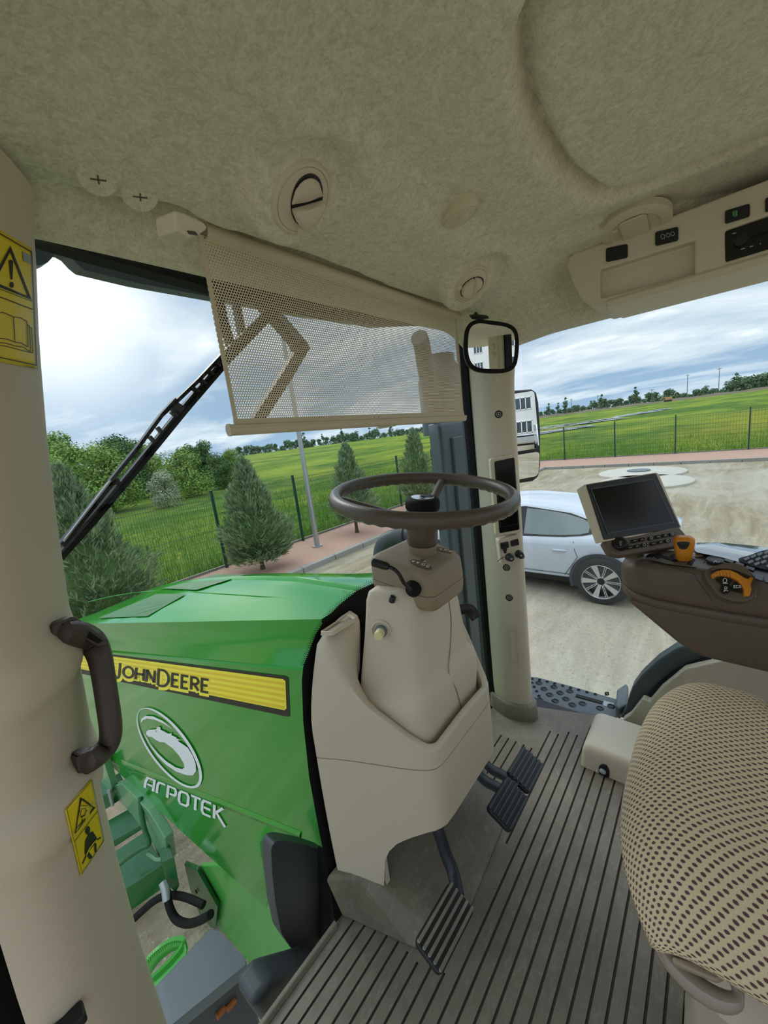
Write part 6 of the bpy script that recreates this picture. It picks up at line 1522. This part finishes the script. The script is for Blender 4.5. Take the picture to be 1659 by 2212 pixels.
marks('dial_print', ribbon(ell(1566, 1254, 4.2, 4.6, 0, 10), 1.3, True)+ribbon([(1561, 1260), (1572, 1260)], 1.2)+ribbon(ell(1568, 1270, 3, 2.5, 0, 8), 1.2, True)+ribbon([(1563, 1278), (1568, 1275), (1573, 1277)], 1.2)+ribbon([(1566, 1272), (1564, 1276)], 1.1), od(.0052), WHITE_P, am)
ECO = ribbon([(1589, 1264.5), (1585, 1265), (1585.4, 1270), (1589.4, 1269.8)], 1.1)+ribbon([(1585, 1267.4), (1588.6, 1267.2)], 1.0)+ribbon([(1594.5, 1264.6), (1591, 1264.9), (1591.2, 1270), (1594.8, 1269.8)], 1.1)+ribbon([(1596.6, 1264.9), (1600, 1265.2), (1600.2, 1269.6), (1596.8, 1269.8)], 1.1, True)
marks('dial_print', ECO, od(.0052), WHITE_P, am)
box('marker_chip', at(1628, 1286, (dc-CAM).dot(Vector((_L.z, _F.z, -_D.z)))*.98), (.004, .007, .005), ALU, am, bevel=.001)
# ---- monitor with its keypad bar
mcn = at(1362, 1098, .93); mn_ = Vector((-.52, -.70, .42)).normalized()
mo_ = thing('monitor', 'tilted black touch monitor with beige edge above the armrest', 'monitor', mcn)
plate('casing', soft([(1254, 1054), (1264, 1046), (1418, 1020), (1424, 1024), (1472, 1138), (1470, 1143), (1304, 1170), (1296, 1172)], 2), mcn, mn_, .016, BEIGE_L, mo_, bevel=.003)
fr1 = plate('bezel', soft([(1267, 1047), (1417, 1022), (1470, 1139), (1305, 1166)], 3), mcn+mn_*.002, mn_, .004, GREY_D, mo_, bevel=.001)
fr1.data.materials[0] = BLACK
plate('screen', [(1279, 1058), (1411, 1037), (1452, 1126), (1314, 1150)], mcn+mn_*.0026, mn_, .002, SCREEN, mo_, smooth=0)
rim_ = marks('screen_rim', ribbon([(1277, 1056), (1412, 1035), (1455, 1128), (1313, 1152)], 2.4, True), lambda x, y: onP(x, y, mcn+mn_*.0031, mn_), GREY_D, mo_)
kn_ = Vector((-.50, -.60, .66)).normalized(); kc = at(1390, 1170, .905)
plate('keypad_bar', soft([(1304, 1167), (1466, 1137), (1484, 1156), (1474, 1178), (1344, 1200), (1320, 1194)], 6), kc, kn_, .022, BROWN, mo_, bevel=.004)
kb2 = lathe('rotary_knob', frame(onP(1339, 1177, kc, kn_), (0, 1, 0), kn_), [(.0165, -.002), (.0165, .010), (.0145, .012), (.010, .0125), (0, .0125)], BLACK, mo_, 28)
marks('knob_mark', ribbon([(1339, 1170), (1346, 1169), (1347, 1177), (1340, 1178)], 1.0, True)+ribbon([(1341, 1172), (1345, 1176)], .9)+ribbon([(1345, 1171), (1342, 1177)], .9), lambda x, y: onP(x, y, kc+kn_*.0135, kn_), ALU, kb2)
kk = []
for r_ in range(2):
    for c_i in range(7):
        x = 1357+15.3*c_i+(5 if c_i > 2 else 0)+r_*5; y = 1171-2.95*c_i+r_*11.5
        if c_i == 6 and r_ == 1: continue
        kk.append((x, y)); plate('key', soft([(x-6.5, y+4.5), (x+6, y+2.4), (x+4.6, y-4.6), (x-7.6, y-2.6)], 1.2), kc+kn_*.003, kn_, .003, BLACK_G, mo_, bevel=.0006)
ic = []
for i, (x, y) in enumerate(kk):
    ic += (ribbon(ell(x-.5, y, 2.8, 2.6, 0, 9), .9, True) if i % 3 == 0 else ribbon([(x-3.5, y+.6), (x+2.8, y-.6)], 1.0) if i % 3 == 1 else ribbon([(x-2.5, y+2), (x, y-1.5), (x+2, y+1)], .9))
marks('key_print', ic, lambda x, y: onP(x, y, kc+kn_*.0036, kn_), ALU, mo_)
tube('monitor_arm', [kc+Vector((.035, .03, -.01)), oz(1415, 1195)+Vector((0, .04, -.02)), oz(1420, 1200)+Vector((.02, .0, -.06))], .022, BROWN, mo_, 10)
# ---- beige box with a round lamp on the floor
lb = thing('floor_light_box', 'small beige box with a black lamp on the ribbed floor', 'box', (1.25, .2, 0))
loft('case', [[(p.x, p.y, z) for p in rpoly([(1.147+k, .075), (1.147+k, .306-k), (1.325, .306-k), (1.325, .075)], .014, 4)] for z, k in ((.0, -.004), (.054, .0), (.070, .004), (.078, .012), (.080, .022))], BEIGE, lb, smooth=50)
lc_ = onX(1303, 1668, 1.168); plate('lamp_frame', soft([(1293, 1657), (1300, 1652), (1310, 1655), (1316, 1666), (1316, 1681), (1304, 1679), (1293, 1674)], 3), Vector((1.140, 0, 0)), (-1, 0, 0), .008, BLACK, lb, bevel=.001)
lathe('lamp_lens', frame(onX(1302, 1666, 1.141), (0, 0, 1), (-1, 0, .1)), [(.010, 0), (.009, .004), (.005, .007), (0, .008)], pm('lamp lens', (160, 168, 170), .05, spec=1.0), lb, 20)
# ---- right sill panel, door frame and the studded step outside
kp_ = prism('trim_8', [onX(x, y, 1.415) for x, y in ((1345, 1556), (1362, 1545), (1389, 1510), (1404, 1516), (1430, 1486), (1480, 1446), (1600, 1418), (1700, 1430), (1700, 1760), (1400, 1700), (1370, 1640), (1352, 1580))], (.03, .0, 0), BEIGE, bevel=.004); tag(kp_, 'beige kick panel behind the right door opening', 'side panel', kind='structure')
df = prism('trim_9', [onX(x, y, 1.46) for x, y in [(1338, 1552), (1352, 1532), (1356, 1512), (1366, 1486), (1384, 1462), (1420, 1428), (1460, 1402), (1560, 1370), (1560, 1420), (1470, 1448), (1430, 1480), (1404, 1512), (1388, 1540), (1366, 1556)]], (.06, 0, 0), STACKM, bevel=.01); tag(df, 'curved blue grey door frame at the lower right', 'door frame', kind='structure')
tube('door_seal', smooth_path([onX(x, y, 1.45) for x, y in ((1376, 1552), (1392, 1532), (1404, 1510), (1436, 1476), (1476, 1448), (1540, 1424))], 5), .012, RUBBER, df, 10)
stp = thing('access_step', 'studded grey metal step platform outside the right door', 'step', (1.55, .42, -.05)); SZ = -.045
so2 = [(1120, 1440), (1146, 1462), (1160, 1463), (1240, 1484), (1334, 1511), (1333, 1548), (1300, 1548), (1152, 1512), (1100, 1500)]
slot = [(1246, 1499), (1304, 1515), (1300, 1522), (1241, 1506)]
bm = bmesh.new(); rr_ = holed(bm, so2, [slot], lambda x, y: onZ(x, y, SZ)); [f.normal_update() for f in bm.faces]; [f.normal_flip() for f in bm.faces if f.normal.z < 0]; so3 = finish(bm, 'plate', GREY_B, stp, smooth=0, fixn=False); q = so3.modifiers.new('t', 'SOLIDIFY'); q.thickness = .012; q.offset = -1
flat = prism('slot_shade', [onZ(x, y, SZ-.03) for x, y in ((1238, 1495), (1310, 1512), (1306, 1526), (1234, 1508))], (0, 0, -.004), RUBBER, stp, smooth=0)  # black plate stands in for the shade below the slot
bm = bmesh.new(); K3 = 400/1659.0
big = [(267, 147), (402, 182), (543, 220), (313, 200), (455, 235), (362, 252), (508, 290), (413, 308), (656, 332), (565, 342), (812, 374), (912, 355), (275, 297)]
small = [(207, 110), (273, 120), (341, 136), (408, 153), (480, 172), (550, 190), (623, 210), (697, 230), (772, 248), (205, 145), (224, 182), (247, 222), (268, 263)]
for L_, r_ in ((big, .0125), (small, .006)):
    for x, y in L_:
        p = onZ(1100+x*K3, 1440+y*K3, SZ); M = Matrix.Translation(p)
        stud = lathe('stud', M, [(r_*1.25, 0), (r_, .0025), (r_*.75, .0035), (r_*.6, .001), (0, .001)], STEELD, stp, 12)
prism('step_edge', [onZ(x, y, SZ+.002) for x, y in ((1333, 1512), (1352, 1498), (1358, 1504), (1352, 1545), (1338, 1556), (1330, 1549))], (0, 0, .05), GREY_B, stp, bevel=.008)
prism('sill_lip', [onZ(x, y, -.02) for x, y in ((1150, 1513), (1335, 1552), (1350, 1556), (1346, 1562), (1330, 1560), (1146, 1520))], (0, 0, -.012), STACKM, stp, bevel=.003)
tg = plate('step_tag', soft([(1306, 1495), (1315, 1494), (1316, 1502), (1307, 1503)], 2), onZ(1311, 1503, SZ), (-.7, -.2, .6), .003, BLACK, stp)
tp0 = onZ(1311, 1503, SZ)
marks('tag_print', ribbon([(1309, 1498), (1312, 1496.5), (1312, 1501)], 1.1), lambda x, y: onP(x, y, tp0+Vector((-.7, -.2, .6)).normalized()*.001, Vector((-.7, -.2, .6))), WHITE_P, tg)
marks('sticker', [[(1304, 1513), (1326, 1519), (1324, 1529), (1303, 1524)]], lambda x, y: onZ(x, y, SZ+.001), ALU, stp)
# ================================================================ SKY AND LIGHT
w = bpy.data.worlds.new('sky'); SC.world = w; t = NT(w)
tc = t.n('ShaderNodeTexCoord').outputs['Generated']
sx = t.n('ShaderNodeSeparateXYZ'); t.l(tc, sx.inputs[0]); X_, Y_, Z_ = sx.outputs
zz = t.math('ADD', t.math('MAXIMUM', Z_, 0.0), .16)
cmb = t.n('ShaderNodeCombineXYZ'); t.l(t.math('DIVIDE', X_, zz), cmb.inputs[0]); t.l(t.math('DIVIDE', Y_, zz), cmb.inputs[1])
pv = t.mapping(cmb.outputs[0], (1.0, .55, 1), (0, 0, -.25))
n1 = t.noise(pv, .85, 9, .56, .7); n2 = t.noise(pv, 2.6, 6, .6, .4)
f = t.math('ADD', t.math('MULTIPLY', n1, .75), t.math('MULTIPLY', n2, .25))
el = t.ramp(Z_, [(0.0, S(150, 178, 206)), (.12, S(140, 168, 198)), (.35, S(156, 176, 200)), (1.0, S(180, 190, 205))])
cl = t.mix(t.ramp(f, [(.44, 0), (.54, .5), (.65, 1)]), el, S(226, 234, 240))
cl = t.mix(t.ramp(f, [(.60, 0), (.72, .8)]), cl, (1.05, 1.07, 1.1, 1))
# the bright patch where the sun stands behind the cloud
gd = t.n('ShaderNodeVectorMath', operation='DOT_PRODUCT'); t.l(tc, gd.inputs[0]); SUNV = ray(95, 655).normalized(); gd.inputs[1].default_value = SUNV
gl = t.math('POWER', t.math('MAXIMUM', gd.outputs['Value'], 0.0), 60.0)
cl = t.mix(t.math('MULTIPLY', gl, .6), cl, (1.5, 1.5, 1.48, 1))
up = t.ramp(Z_, [(.3, 1.0), (.9, 1.0)])
bg = t.n('ShaderNodeBackground'); t.l(cl, bg.inputs[0])
st = t.math('MULTIPLY_ADD', t.math('MAXIMUM', t.math('SUBTRACT', Z_, .38), 0.0), 2.2, 1.0)
t.l(st, bg.inputs[1])
o = t.n('ShaderNodeOutputWorld'); t.l(bg.outputs[0], o.inputs[0])
sl = bpy.data.lights.new('veiled_sun', 'SUN'); sl.energy = .9; sl.angle = math.radians(25); sl.color = (1, .97, .92)
so = bpy.data.objects.new('veiled_sun', sl); COL.objects.link(so)
so.rotation_euler = Vector((.2, .75, .62)).to_track_quat('Z', 'Y').to_euler()
SC.view_settings.view_transform = 'Standard'; SC.view_settings.look = 'None'; SC.view_settings.exposure = 0.34; SC.view_settings.gamma = 1.0
SC.view_settings.use_curve_mapping = False
SC.cycles.use_denoising = True
SC.cycles.max_bounces = 8; SC.cycles.diffuse_bounces = 4; SC.cycles.glossy_bounces = 4; SC.cycles.transparent_max_bounces = 16
SC.cycles.caustics_reflective = False; SC.cycles.caustics_refractive = False
SC.cycles.sample_clamp_indirect = 8
